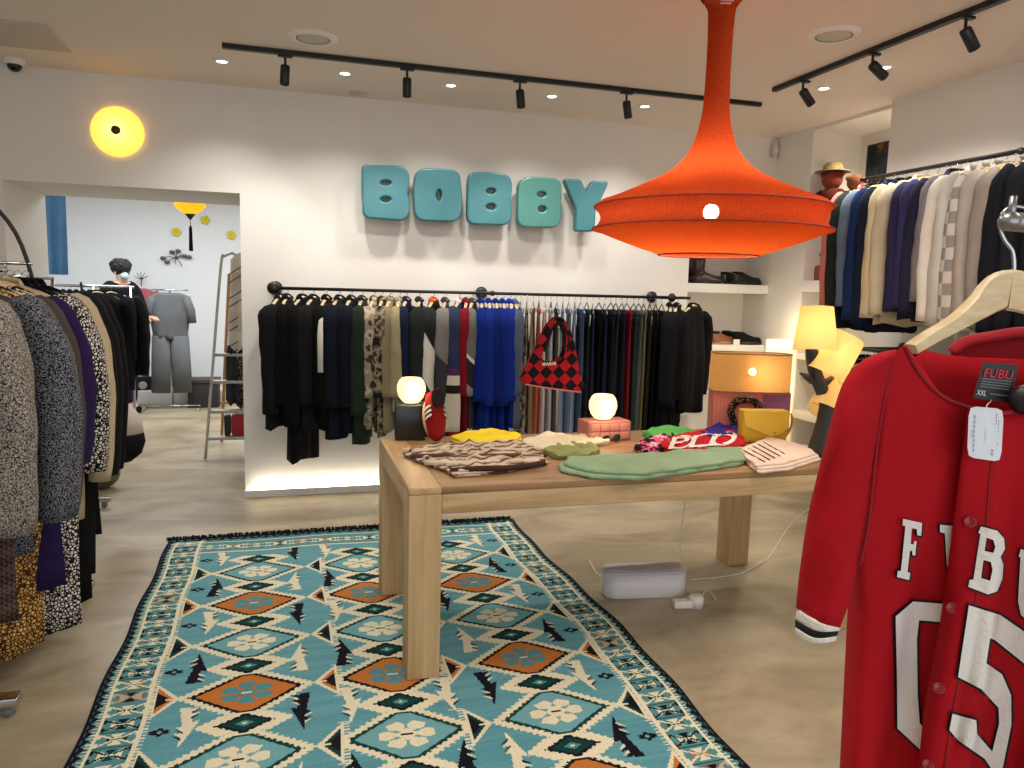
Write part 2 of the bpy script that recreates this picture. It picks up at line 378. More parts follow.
    def kite(cx, cy, fl, c1, c2, bg=None, hk=True):
        if bg is not None: poly([(cx - .05, cy), (cx - .03, cy + .034), (cx + .03, cy + .034), (cx + .05, cy), (cx + .03, cy - .034), (cx - .03, cy - .034)], bg)
        for s in (-1, 1):
            poly([(cx, cy), (cx + s * .034 * (1 if fl else .55), cy + .03), (cx + s * .034 * (1 if fl else .55), cy - .03)] if fl else [(cx, cy), (cx - .022, cy + s * .032), (cx + .022, cy + s * .032)], c1)
            poly([(cx, cy), (cx - .018, cy + s * .032), (cx + .018, cy + s * .032)] if fl else [(cx, cy), (cx + s * .03, cy + .02), (cx + s * .03, cy - .02)], c2)
            for t in (-1, 1):
                poly([(cx + s * .004, cy + t * .004), (cx + s * .05, cy + t * .036), (cx + s * .058, cy + t * .036), (cx + s * .058, cy + t * .012), (cx + s * .050, cy + t * .012), (cx + s * .050, cy + t * .026), (cx + s * .014, cy + t * .002)], c1 if hk else BLACK)
    for side in (-0.541, 1.262):
        k = 0; y = 4.5
        while y > Y0 + 0.04:
            t = k % 10
            if t == 8: kite(side, y, k % 2, CREAM, ORANGE)
            elif t == 9: kite(side, y, k % 2, CREAM * .6, BLACK, MAUVE)
            else: kite(side, y, k % 2, CREAM, BLACK if t % 3 else GREEN, hk=k % 2 == 0)
            rect(side - .058, side + .058, y - .046, y - .043, BLACK if t % 2 else GREEN)
            y -= 0.0885; k += 1
    rect(-0.47, 1.19, 4.325, 4.338, CREAM); rect(X0, X1, 4.50, 4.508, CREAM)
    x = -0.42; k = 0
    while x < 1.16:
        kite(x, 4.42, k % 2, CREAM, (ORANGE if k % 4 == 1 else BLACK if k % 2 else GREEN), MAUVE if k % 6 == 4 else None); x += 0.125; k += 1
    # black scalloped selvedge
    sc = 0.018 * np.abs(np.sin(GY * 70))
    put((GX < -0.628 + 0.012 - sc) | (GX > 1.348 - 0.012 + sc), BLACK); put((np.floor(GY / .022) % 2 == 0) & ((np.abs(GX + .643) < .004) | (np.abs(GX - 1.363) < .004)), L((60, 90, 96)))
    put(GY > Y1 - 0.05 - 0.012 * (np.floor(GX / 0.03) % 2), BLACK); put((GY > Y1 - .035) & (GY < Y1 - .027) & (np.floor(GX / .02) % 2 == 0), TEAL)
    img *= (0.93 + 0.12 * rg.rand(ny, nx))[..., None]
    # mesh
    gx = X0 + np.arange(nx + 1) * S; gy = Y0 + np.arange(ny + 1) * S; VX, VY = np.meshgrid(gx, gy)
    u = (VX - X0) / (X1 - X0)
    wav = 0.020 * np.sin(VY * 2.6 + 0.3) + 0.006 * np.sin(VY * 11)
    VXd = VX + (u - 0.0) * (0.035 + wav * 1.0) - (1 - u) * (0.022 + 0.006 * np.sin(VY * 9)); VYd = VY + 0.008 * np.sin(VX * 9)
    VZ = 0.008 + 0.0012 * np.sin(VX * 13 + VY * 5) * np.sin(VY * 7)
    co = np.stack([VXd, VYd, VZ], -1).reshape(-1, 3)
    idx = np.arange((nx + 1) * (ny + 1)).reshape(ny + 1, nx + 1)
    q = np.stack([idx[:-1, :-1], idx[:-1, 1:], idx[1:, 1:], idx[1:, :-1]], -1).reshape(-1, 4)
    # skirt down to the floor
    rim = np.concatenate([idx[0, :], idx[1:, -1], idx[-1, -2::-1], idx[-2:0:-1, 0]])
    low = co[rim].copy(); low[:, 2] = 0.0; base = len(co); co = np.concatenate([co, low]); n = len(rim); a = np.arange(n); bn = (a + 1) % n
    q2 = np.stack([rim[a], base + a, base + bn, rim[bn]], -1); q = np.concatenate([q, q2])
    me = bpy.data.meshes.new('rug'); me.vertices.add(len(co)); me.vertices.foreach_set('co', co.ravel())
    me.loops.add(q.size); me.loops.foreach_set('vertex_index', q.ravel()); me.polygons.add(len(q))
    me.polygons.foreach_set('loop_start', np.arange(len(q)) * 4); me.polygons.foreach_set('loop_total', np.full(len(q), 4))
    me.update(calc_edges=True)
    ca = me.color_attributes.new('weave', 'FLOAT_COLOR', 'CORNER')
    fc = np.concatenate([img.reshape(-1, 3), np.tile(BLACK, (n, 1))]); arr = np.ones((len(q), 4, 4)); arr[:, :, :3] = fc[:, None, :]
    ca.data.foreach_set('color', arr.ravel())
    m = mat('kilim_wool', (90, 150, 160), 0.95, bump=0.4, bscale=260, spec=0.1); nt = m.node_tree
    vc = nt.nodes.new('ShaderNodeVertexColor'); vc.layer_name = 'weave'; nt.links.new(vc.outputs['Color'], nt.nodes['Principled BSDF'].inputs['Base Color'])
    me.materials.append(m); o = bpy.data.objects.new('rug', me); col.objects.link(o)
    tag(o, 'turquoise kilim rug with orange and cream diamonds and a black edge', 'rug')
    f = MB()
    for k in range(210):
        x = -0.68 + 2.06 * k / 209; y = Y1 - 0.004
        f.tube([(x, y, .008), (x + rnd.uniform(-.01, .01), y + rnd.uniform(.02, .035), .012 + rnd.random() * .006), (x + rnd.uniform(-.02, .02), y + rnd.uniform(.04, .055), .004)], [.006, .005, .003], 5)
    tag(f.build('fringe', fab((20, 20, 24)), o), 'short black fringe along the far end')
make_rug()

# ---------------------------------------------------------------- wooden table
def wood(key, c1, c2, sc=(1, 12, 12), rough=0.55, scale=2.2):
    if key in _m: return _m[key]
    m = bpy.data.materials.new(key); m.use_nodes = True; nt = m.node_tree; b = nt.nodes['Principled BSDF']; b.inputs['Roughness'].default_value = rough
    tc = nt.nodes.new('ShaderNodeTexCoord'); mp = nt.nodes.new('ShaderNodeMapping'); mp.inputs['Scale'].default_value = sc; nt.links.new(tc.outputs['Object'], mp.inputs[0])
    n = nt.nodes.new('ShaderNodeTexNoise'); n.inputs['Scale'].default_value = scale; n.inputs['Detail'].default_value = 8; n.inputs['Roughness'].default_value = 0.65; n.inputs['Distortion'].default_value = 0.5
    nt.links.new(mp.outputs[0], n.inputs['Vector']); r = nt.nodes.new('ShaderNodeValToRGB'); e = r.color_ramp.elements
    e[0].position = 0.3; e[0].color = (*lin(c1), 1); e[1].position = 0.68; e[1].color = (*lin(c2), 1)
    nt.links.new(n.outputs['Fac'], r.inputs[0]); nt.links.new(r.outputs[0], b.inputs['Base Color'])
    bp = nt.nodes.new('ShaderNodeBump'); bp.inputs['Strength'].default_value = 0.08; nt.links.new(n.outputs['Fac'], bp.inputs['Height']); nt.links.new(bp.outputs[0], b.inputs['Normal'])
    _m[key] = m; return m
W_top = wood('oak_tabletop', (132, 98, 62), (176, 138, 94), (1.2, 9, 9), 0.4)
W_leg = wood('oak_leg', (176, 142, 98), (208, 176, 130), (11, 11, 0.9))
W_apr = wood('oak_apron', (176, 142, 98), (212, 180, 134), (0.9, 11, 11))
TX0, TX1, TY0, TY1, TZ = 0.42, 2.465, 2.70, 3.655, 0.762
tb = empty('display_table', (TX0, TY0, 0), 0, 'large solid oak display table standing half on the kilim rug', 'table')
def tpart(name, lo, hi, m):
    b = MB(); b.box(Vector(lo) - Vector((TX0, TY0, 0)), Vector(hi) - Vector((TX0, TY0, 0)), bev=0.004); return b.build(name, m, tb, smooth='auto')
tpart('tabletop', (TX0 + .1245, TY0 + .001, TZ - 0.028), (TX1 - .1245, TY1 - .001, TZ), W_top)
W_end = wood('oak_end_board', (172, 134, 90), (206, 170, 122), (11, 0.9, 11), .42)
for x in (TX0 + .001, TX1 - .124): tpart('end_board', (x, TY0 + .001, TZ - .028), (x + .123, TY1 - .001, TZ), W_end)
for x in (TX0, TX1 - 0.125):
    for y in (TY0, TY1 - 0.13): tpart('leg', (x, y, 0.009 if x < 1 else 0), (x + 0.125, y + 0.13, TZ - 0.0285), W_leg)
tpart('apron', (TX0 + .1255, TY0 + .002, TZ - 0.105), (TX1 - .1255, TY0 + .035, TZ - .0285), W_apr); tpart('apron', (TX0 + .1255, TY1 - .035, TZ - 0.105), (TX1 - .1255, TY1 - .002, TZ - .0285), W_apr)
W_apy = wood('oak_side_apron', (176, 142, 98), (212, 180, 134), (11, 0.9, 11))
tpart('apron', (TX0 + .002, TY0 + .1305, TZ - 0.10), (TX0 + .035, TY1 - .1305, TZ - .0285), W_apy); tpart('apron', (TX1 - .035, TY0 + .1305, TZ - 0.10), (TX1 - .002, TY1 - .1305, TZ - .0285), W_apy)

# ---------------------------------------------------------------- orange pendant
def translucent(key, rgb, es_col=None, es=0.0, tr=0.5, alpha=0.0, knit=None, rough=0.8):
    m = bpy.data.materials.new(key); m.use_nodes = True; nt = m.node_tree; nt.nodes.clear(); c = (*lin(rgb), 1)
    out = nt.nodes.new('ShaderNodeOutputMaterial'); d = nt.nodes.new('ShaderNodeBsdfDiffuse'); t = nt.nodes.new('ShaderNodeBsdfTranslucent'); mx = nt.nodes.new('ShaderNodeMixShader')
    d.inputs[0].default_value = c; t.inputs[0].default_value = c; mx.inputs[0].default_value = tr
    nt.links.new(d.outputs[0], mx.inputs[1]); nt.links.new(t.outputs[0], mx.inputs[2]); last = mx
    if knit:
        tc = nt.nodes.new('ShaderNodeTexCoord'); vo = nt.nodes.new('ShaderNodeTexVoronoi'); vo.inputs['Scale'].default_value = knit
        nt.links.new(tc.outputs['Object'], vo.inputs['Vector']); bp = nt.nodes.new('ShaderNodeBump'); bp.inputs['Strength'].default_value = 0.8; bp.inputs['Distance'].default_value = .01
        nt.links.new(vo.outputs['Distance'], bp.inputs['Height']); nt.links.new(bp.outputs[0], d.inputs['Normal'])
        cr = nt.nodes.new('ShaderNodeValToRGB'); cr.color_ramp.elements[0].color = c; cr.color_ramp.elements[1].color = (*[k * 0.35 for k in lin(rgb)], 1); cr.color_ramp.elements[1].position = 0.9
        nt.links.new(vo.outputs['Distance'], cr.inputs[0]); nt.links.new(cr.outputs[0], d.inputs[0])
    if alpha:
        tp = nt.nodes.new('ShaderNodeBsdfTransparent'); m2 = nt.nodes.new('ShaderNodeMixShader'); m2.inputs[0].default_value = alpha
        nt.links.new(last.outputs[0], m2.inputs[1]); nt.links.new(tp.outputs[0], m2.inputs[2]); last = m2
    if es:
        e = nt.nodes.new('ShaderNodeEmission'); e.inputs[0].default_value = (*lin(es_col or rgb), 1); e.inputs[1].default_value = es
        ad = nt.nodes.new('ShaderNodeAddShader'); nt.links.new(last.outputs[0], ad.inputs[0]); nt.links.new(e.outputs[0], ad.inputs[1]); last = ad
    nt.links.new(last.outputs[0], out.inputs[0]); _m[key] = m; return m
PY = 2.8; pc = aY(709.5, 225, PY); PXc = pc.x
depth = Vector((PXc, PY, 0.3)).dot(Vector((AX.z, AY.z, AZ.z))); PS = FPX / depth * 1.025
pend = empty('pendant_lamp', (PXc, PY, CEIL), 0, 'large orange knitted pendant lamp with a wide double rim hanging over the table', 'lamp')
M_or = translucent('orange_knit', (212, 84, 40), tr=0.42, alpha=0.05, knit=150)
prof = []
def pz(u, v): return aY(u, v, PY).z
for v, r in [(-1, 18), (4, 16.5), (8, 14), (16, 13), (35, 12.3), (60, 12), (88, 12.4), (108, 13.2), (124, 15.5), (138, 19), (150, 24), (161, 32), (171, 43), (181, 60), (190, 80), (198, 98), (204, 112)]:
    prof.append((r / PS, pz(718 - v * 0.04, v)))
zr1, zr2, zb = 1.852, 1.762, 1.662
prof[-1] = (112 / PS, zr1 + 0.022)
P2 = smoothpts([(r, z, 0) for r, z in prof], 3)
b = MB(); b.lathe([(p.x, p.y - CEIL) for p in P2] + [(117.5 / PS, zr1 + .004 - CEIL), (118 / PS, zr1 - CEIL)], n=72); b.build('lamp_shade', M_or, pend)
b = MB(); pr = [(118 / PS, zr1)] + [((118 - 6.5 * math.sin(PI * t)) / PS, zr1 + (zr2 - zr1) * t) for t in (.15, .3, .45, .6, .75, .9)] + [(119.5 / PS, zr2)]
b.lathe([(r, z - CEIL) for r, z in pr], n=72); b.build('rim_band', M_or, pend)
b = MB(); pr = [(119.5 / PS, zr2)] + [((119.5 + (50 - 119.5) * t + 3 * math.sin(PI * t)) / PS, zr2 + (zb - zr2) * t ** 1.05) for t in (.15, .3, .45, .6, .75, .9, 1)]
b.lathe([(r, z - CEIL) for r, z in pr], n=72); b.build('lower_shade', translucent('orange_lower_knit', (222, 96, 38), tr=0.5, alpha=0.03, knit=150), pend)
b = MB()
for z, r in ((zr1, 118), (zr2, 119.5), (zb, 50)):
    b.tube([(r / PS * math.cos(2 * PI * k / 72), r / PS * math.sin(2 * PI * k / 72), z - CEIL) for k in range(73)], .004, 6)
b.build('wire_ring', mat('dark_orange_cord', (150, 44, 16), 0.8), pend)
zt = prof[0][1]
b = MB(); b.tube([(0, 0, 0), (0, 0, zt - CEIL - .01)], .005, 8); b.tube([(0.012, 0, 0), (.03, 0, (zt - CEIL) * .6), (.055, 0, zt - CEIL)], .003, 6); b.tube([(-0.012, 0, 0), (-.03, 0, (zt - CEIL) * .6), (-.055, 0, zt - CEIL)], .003, 6)
b.lathe([(0.0, -.028), (.045, -.026), (.05, -.001)], n=24); b.build('cord', mat('orange_cord', (200, 70, 30), 0.7), pend)
b = MB(); b.tube([(r0 * math.cos(a), r0 * math.sin(a), zt - CEIL + .004 * (k % 2)) for k in range(49) for a, r0 in [(2 * PI * k / 48, (18 + 2 * (k % 2)) / PS)]], .005, 6); b.build('ruffle', M_or, pend)
b = MB()
for row, n_ in ((0, 9), (1, 7)):
    for k in range(n_):
        a = -PI / 2 - .62 + k * .085; z = zt - .030 - .012 * row - CEIL
        b.add([((17.2 / PS + .002) * math.cos(a + da), (17.2 / PS + .002) * math.sin(a + da), z + dz) for da, dz in ((0, 0), (.055, 0), (.055, .007), (0, .007))], [(0, 1, 2, 3)])
b.build('stitching', mat('pale_pink_thread', (226, 170, 156), 0.8), pend, smooth=False)
bl = aY(711, 212, PY - .05)
b = MB(); b.ball((bl.x - PXc, -.05, bl.z - CEIL), .032, 20); b.build('light_bulb', mat('white_hot_bulb', (255, 250, 240), 0.5, emit=(255, 240, 215), es=70), pend)
light('pendant_bulb_light', 'POINT', (PXc, PY + .04, 1.80), 11, (1, .88, .72), .05)

# ---------------------------------------------------------------- wall letters
M_turq = mat('turquoise_glaze', (66, 122, 130), 0.38, bump=0.12, bscale=14, var=0.3)
LET = {'B1': ('turquoise letter B at the left end of the wall sign', [(118, 92), (135, 96), (250, 98), (272, 118), (273, 165), (262, 187), (274, 210), (272, 262), (255, 281), (185, 275), (122, 270), (117, 180)], [(195, 153, 25, 15), (195, 211, 25, 16)]),
 'O': ('turquoise letter O, second letter of the wall sign', [(320, 108), (380, 106), (435, 112), (452, 125), (458, 200), (455, 268), (435, 285), (320, 280), (303, 265), (298, 190), (303, 125)], [(382, 196, 16, 26)]),
 'B2': ('turquoise letter B in the middle of the wall sign', [(500, 120), (560, 120), (620, 127), (635, 150), (634, 190), (627, 210), (635, 235), (631, 285), (612, 297), (497, 293), (487, 275), (490, 135)], [(565, 182, 22, 16), (565, 237, 23, 17)]),
 'B3': ('greener turquoise letter B, next to the letter Y', [(690, 137), (740, 137), (795, 142), (808, 155), (809, 205), (802, 220), (808, 237), (805, 288), (788, 306), (675, 303), (664, 285), (666, 155)], [(743, 194, 21, 16), (745, 245, 20, 17)]),
 'Y': ('turquoise letter Y at the right end of the wall sign', [(828, 143), (878, 146), (900, 198), (925, 150), (973, 153), (928, 250), (925, 318), (867, 318), (870, 245)], [])}
for k, (lab, out, holes) in LET.items():
    P = lambda x, y: aY(330 + x / 3.531, 140 + y / 3.531, 5.37)
    c = P(sum(p[0] for p in out) / len(out), sum(p[1] for p in out) / len(out))
    o3 = [P(*p) - c for p in out]; sm = roundc(o3, .035 if k != 'Y' else .012)
    loops = [[(p.x, p.z) for p in sm]]
    for hx, hy, rx, ry in holes:
        hl = [P(hx + rx * math.cos(-2 * PI * j / 20), hy + ry * math.sin(-2 * PI * j / 20)) - c for j in range(20)]; loops.append([(p.x, p.z) for p in hl][::-1])
    me = curve_mesh(loops, 0.022, 0.012); o = mesh_obj('sign_letter', me, M_turq if k != 'B3' else mat('turquoise_green_glaze', (76, 134, 128), 0.38, bump=.12, bscale=14, var=.3), loc=c)
    tag(o, lab, 'letter', 'five turquoise letters on the back wall')
    b = MB(); b.tube([(0.03, 0.03, 0.10), (0.03, YW - 5.37, 0.10)], .008, 8); b.tube([(-0.0, 0.03, -0.11), (-0.0, YW - 5.37, -0.11)], .008, 8); b.build('wall_peg', M_white, o)

# ---------------------------------------------------------------- ceiling fittings
def track(name, p0, p1, lab):
    b = MB(); d = (Vector(p1) - Vector(p0)); L_ = d.length; M = Matrix.Translation(p0) @ Vector(d).to_track_quat('X', 'Z').to_matrix().to_4x4()
    b.box((0, -.016, -.026), (L_, .016, 0), M); return tag(b.build('lighting_track', M_black, smooth=False), lab, 'light track')
track('t', (-0.329, 4.56, CEIL), (3.048, 4.56, CEIL), 'long black lighting track on the ceiling along the back wall')
track('t', (2.905, 4.21, CEIL), (2.905, 1.6, CEIL), 'black lighting track on the ceiling at the right')
def spot(x, y, tilt, rz, lab, grp, en, tgt):
    e = empty('track_spotlight', (x, y, CEIL - .026), rz, lab, 'spotlight', grp)
    b = MB(); b.box((-.04, -.013, -.012), (.04, .013, 0)); b.tube([(0, 0, -.012), (0, 0, -.062)], .007, 8); b.build('mount', M_black, e, smooth=False)
    b = MB(); M = Matrix.Translation((0, 0, -.058)) @ Matrix.Rotation(tilt, 4, 'Y')
    b.lathe([(0, 0.006), (.022, .004), (.026, -.004), (.026, -.098), (.022, -.102), (.02, -.09), (0, -.089)], n=20, M=M); b.build('lamp_head', M_black, e)
    light('added_track_beam', 'SPOT', tgt[0], en, NEUT, .03, spot=1.15, target=tgt[1], blend=.8)  # added beam; the head itself looks unlit
for i, (x, y) in enumerate([(-.002, 4.56), (.677, 4.56), (1.363, 4.56), (2.07, 4.56)]):
    spot(x, y, [.05, 0, -.12, -.18][i], 0, 'black spotlight on the back ceiling track, ' + ['leftmost of four', 'above the letter O', 'above the middle letter B', 'closest to the orange pendant lamp'][i], 'spotlights on the back track', 16, ((x, y + .02, 2.5), (x + .2 * (i - 1), 5.45, 1.6)))
for i, (x, y, t) in enumerate([(2.905, 3.93, -.75), (2.905, 3.378, -1.0), (2.905, 2.817, -.7)]):
    spot(x, y, t, 0, 'black spotlight on the right ceiling track, ' + ['farthest from the viewer', 'middle of three, in front of a downlight', 'nearest the top edge'][i], 'spotlights on the right track', 22, ((x + .1, y, 2.55), (3.7, y, 1.9 if i else 1.7)))
M_dl = mat('downlight_glow', (255, 250, 240), .5, emit=(255, 246, 230), es=18)
for i, (x, y) in enumerate(DOWN):
    e = empty('downlight', (x, y, CEIL), 0, ['white recessed downlight at the left end of the back row', 'white recessed downlight between the first two back spotlights', 'white recessed downlight right of the second back spotlight', 'white recessed downlight right of the third back spotlight', 'white recessed downlight beside the pendant stem', 'white recessed downlight beside the far right-hand spotlight', 'white recessed downlight behind the middle right-hand spotlight'][i], 'downlight', 'recessed downlights')
    b = MB(); b.lathe([(.028, 0), (.03, -.006), (.048, -.006), (.05, 0)], n=24); b.build('trim_ring', M_white, e)
    b = MB(); b.lathe([(0, -.003), (.028, -.003), (.028, 0)], n=24); b.build('lens', M_dl, e)
M_spk = mat('speaker_grille', (200, 193, 186), .7); M_ring = mat('grey_ring', (150, 142, 134), .5)
for p, l in (((313, 37), 'round flush ceiling speaker with a grey ring, beyond the left end of the track'), ((834, 34), 'round flush ceiling speaker between pendant and right track')):
    c = aZ(*p, CEIL); e = empty('ceiling_speaker', (c.x, c.y, CEIL), 0, l, 'ceiling speaker', 'round ceiling speakers')
    b = MB(); b.lathe([(.088, 0), (.088, -.012), (.094, -.016), (.118, -.010), (.128, 0)], n=40); b.build('trim_ring', M_white, e)
    b = MB(); b.lathe([(0, -.010), (.078, -.010), (.087, -.004)], n=40); b.build('grille', M_spk, e)
    b = MB(); b.lathe([(.078, -.0105), (.0875, -.013), (.0875, -.009)], n=40); b.build('gasket', M_ring, e)
c = aZ(358, 93, CEIL); b = MB(); b.lathe([(0, -.012), (.05, -.011), (.062, -.004), (.064, 0)], n=32); tag(b.build('ceiling_vent', M_spk, loc=(c.x, c.y, CEIL)), 'small flat grey vent disc on the ceiling in front of the back wall', 'vent')
b = MB(); b.box((-1.62, 4.57, CEIL - .012), (-1.17, 5.03, CEIL), bev=.003); tag(b.build('access_hatch', mat('ceiling_hatch', (196, 186, 172), .8), smooth='auto'), 'square white access hatch in the ceiling at the left', 'hatch')
c = aZ(8, 54, CEIL); e = empty('security_camera', (c.x, c.y + .1, CEIL), 0, 'small dome security camera on the ceiling at the upper left', 'camera')
b = MB(); b.lathe([(0, -.035), (.05, -.035), (.056, -.02), (.056, 0)], n=28); b.build('housing', M_white, e)
b = MB(); b.ball((0, 0, -.035), .04, 20); b.build('dome', mat('dark_dome', (12, 12, 14), .12), e)
c = aY(774, 151, YW); e = empty('motion_detector', (c.x, YW, c.z), 0, 'white oval motion detector high on the wall right of the pendant', 'detector')
b = MB(); b.box((-.032, -.035, -.065), (.032, -.001, .065), bev=.016); b.build('housing', mat('off_white_plastic', (205, 200, 192), .5), e)
b = MB(); b.ball((0, -.034, .0), .02, 14, (1, .5, 1)); b.build('lens', M_white, e)
# round paper wall lamp
c = aY(118, 132, YW); e = empty('wall_lamp', (c.x, YW, c.z), 0, 'round glowing yellow paper wall lamp with a dark centre knob', 'wall lamp')
M_yel = translucent('yellow_paper', (252, 226, 150), (255, 186, 84), 0.36, .5)
b = MB(); b.lathe([(0, .070), (.05, .067), (.11, .054), (.148, .03), (.156, .012), (.142, .004)], n=48, M=Matrix.Rotation(PI / 2, 4, 'X')); b.build('lamp_shade', M_yel, e)
b = MB(); b.lathe([(0, .086), (.016, .084), (.026, .078), (.028, .066), (0, .062)], n=24, M=Matrix.Rotation(PI / 2, 4, 'X')); b.build('knob', mat('dark_bronze', (74, 52, 26), .45, metal=.4), e)
light('wall_lamp_light', 'POINT', (c.x, YW - .03, c.z - .0), 1.1, (1, .74, .34), .03)

# ---------------------------------------------------------------- garments
M_hw = wood('pale_hanger_wood', (196, 164, 116), (228, 202, 158), (6, 6, 6), .5)
M_chr = mat('chrome', (190, 190, 190), .18, metal=1.0)
M_gun = mat('gunmetal_pipe', (58, 56, 55), .35, metal=.85)
M_clear = mat('clear_plastic', (150, 156, 160), .15)
M_bh = mat('black_hanger_plastic', (18, 18, 20), .4)
def hanger_proto(m, w=.2):
    b = MB(); pts = smoothpts([(-w, 0, -.125), (-w * .75, 0, -.098), (-w * .3, 0, -.068), (0, 0, -.052), (w * .3, 0, -.068), (w * .75, 0, -.098), (w, 0, -.125)], 3)
    n = len(pts); b.tube(pts, [(.006, .005 + .010 * math.sin(PI * i / (n - 1))) if m is M_hw else (.004, .004) for i in range(n)], 10)
    o = b.build('clothes_hanger', m)
    b = MB(); b.tube([(0, 0, -.05)] + [(.014 * math.sin(t) * 1.0, 0, -.012 + -.0 + .014 * math.cos(t) - .004) for t in [PI * .95, PI * .7, PI * .45, PI * .2, -.1 * PI, -.4 * PI, -.62 * PI]], .0016, 6); b.build('hook', M_chr, o)
    o.location = (0, -30, -5); return o
PROTO = {}
USED = set()
def hanger(kind, loc, rz, label, group):
    first = kind not in PROTO
    if first: PROTO[kind] = hanger_proto({'wood': M_hw, 'clear': M_clear, 'black': M_bh}[kind])
    p = PROTO[kind]
    if first: o = p; o.location = loc; o.rotation_euler = (0, 0, rz)
    else: o = dup(p, loc, rz)
    tag(o, label, 'hanger', group); return o
def sheet(b, hw0, hw1, T, L, top=.07, slope=.06, neck=.06, nu=12, nv=14, fold=.02, seed=0, flare=0., split=False, hemwave=.012, frontdip=0.0):
    r = random.Random(seed); ph = [r.uniform(0, 6) for _ in range(6)]; k1 = r.uniform(3, 5.5)
    F, B = [], []
    for i in range(nv + 1):
        v = i / nv; hw = hw0 + (hw1 - hw0) * v; rf, rb = [], []
        for j in range(nu + 1):
            u = -1 + 2 * j / nu; au = abs(u); us = max(0, au - neck / hw0) / (1 - neck / hw0)
            zt = -top - slope * us ** 1.15 - (frontdip * max(0, 1 - au * hw0 / neck) if True else 0)
            zb = -L + hemwave * math.sin(5 * u + ph[0])
            if split: zb += 0
            z = zt + (zb - zt) * v
            th = T * max(0.0, 1 - au ** 3.2) ** .5 * (.35 + .65 * min(1, v * 2.2)) * (1 + .22 * math.sin(9 * u + ph[1] + v * 2) * v)
            th = max(th, .0015)
            cf = fold * (.15 + .85 * v) * math.sin(k1 * u + ph[2] + .8 * v) + fold * .4 * math.sin(11 * u + ph[3]) * v
            xw = hw * u * (1 + .03 * math.sin(7 * v + ph[4]))
            rf.append((xw, -th + cf, z)); rb.append((xw, th + cf, z))
        F.append(rf); B.append(rb)
    rs = [F[i] + B[i][::-1] for i in range(nv + 1)]; b.rings(rs)
def sleeve(b, side, hw, L, T, r0=.07, r1=.05, top=.13, out=.03, sw=0.0, seed=0, fold=.006):
    r = random.Random(seed * 3 + side + 5); n = 12; rs = []; q = 16; a0 = r.uniform(0, 6)
    P = smoothpts([(side * (hw - .05), 0, -top + .005), (side * (hw + out * .35), 0, -top - .05), (side * (hw + out), sw * .3, -top - .22), (side * (hw + out * 1.1), sw * .7, -top - .62 * L), (side * (hw + out * .8), sw, -top - L)], 4)
    for i, p in enumerate(P):
        t = i / (len(P) - 1); R = (r0 + (r1 - r0) * t); ring = []
        tn = (P[min(i + 1, len(P) - 1)] - P[max(0, i - 1)]).normalized(); ax = Vector((0, 1, 0)); bx = ax.cross(tn).normalized()
        fy = min(1, T / R * 1.15)
        for j in range(q):
            a = 2 * PI * j / q; rr = R * (1 + .10 * math.sin(3 * a + a0 + t * 5) + .05 * math.sin(t * 26 + a))
            rr *= min(1, .42 + t * 4.2)
            ring.append(p + bx * rr * .85 * math.cos(a) + ax * rr * fy * math.sin(a) * min(1, .55 + t * 2.2))
        rs.append(ring)
    b.rings(rs)
def hang_label(hang, label):
    for cut in (label, label.replace(' hanging', '').replace(' on the back wall rail', ''), label.split(',')[0]):
        t = '%s hanger of the %s' % ({'wood': 'wooden', 'clear': 'clear plastic', 'black': 'black plastic'}[hang], cut)
        if len(t.split()) <= 16: return t
    return ' '.join(t.split()[:16])
def garment(kind, loc, rz, m, label, cat, group, L=.7, hw=.215, T=.035, sl=.56, sm=None, hem=None, seed=None, hang='wood', hlabel=None, hgroup=None, collar=True, r0=.07, r1=.048, flare=None, band=None, out=.03, fold=.018, cm=None, slw=0.0):
    seed = seed if seed is not None else rnd.randrange(9999)
    if kind == 'trousers':
        b = MB(); sheet(b, .17, .12 if hem is None else hem, T, L, top=.10, slope=.0, neck=.16, fold=fold, seed=seed, nu=10); o = b.build('trousers', m)
        w_ = MB(); w_.box((-.172, -T * .55, -.135), (.172, T * .55, -.098), bev=.006); w_.build('waistband', m, o)
    elif kind == 'scarf':
        b = MB(); sheet(b, .10, .11, T, L, top=.07, slope=.02, neck=.05, fold=fold, seed=seed); o = b.build('scarf', m)
    else:
        b = MB(); sheet(b, hw, (hw + .0 if flare is None else flare), T, L, top=.062, slope=.085, neck=.075, fold=fold, seed=seed, frontdip=.03 if not collar else .0); o = b.build(kind, m)
        if sl:
            for s in (-1, 1):
                b = MB(); sleeve(b, s, hw, sl, T + .012, r0, r1, seed=seed, out=out, sw=slw); so = b.build('sleeve', sm or m, o)
                if band:
                    b = MB(); p = -.13 - sl
                    for (z0, z1, bm_) in band:
                        bb = MB(); x = s * (hw + out * .85); bb.lathe([(r1 * .95, p + z0), (r1 * 1.06, p + z0 + .003), (r1 * 1.06, p + z1 - .003), (r1 * .95, p + z1)], c=(0, slw, 0), n=18, M=Matrix.Translation((x, 0, 0)) @ Matrix.Diagonal((.85, min(1, (T + .012) / r1 * 1.2), 1, 1)))
                        bb.build('cuff_band', bm_, so)
        if collar:
            b = MB(); pts = smoothpts([(-.07, -.012, -.075), (-.062, .012, -.052), (0, .024, -.045), (.062, .012, -.052), (.07, -.012, -.075)], 3)
            b.tube(pts, [(.008, .02)] * len(pts), 8); b.build('collar', cm or m, o)
    o.location = loc; o.rotation_euler = (0, 0, rz)
    tag(o, label, cat, group)
    if hang: hanger(hang, loc, rz, hlabel or hang_label(hang, label), hgroup or 'hangers ' + (group or ''))
    return o
BLK, NVY, DGR = fab((11, 11, 12)), fab((20, 24, 40)), fab((28, 36, 34))
RW = 'garments on the back wall rail'
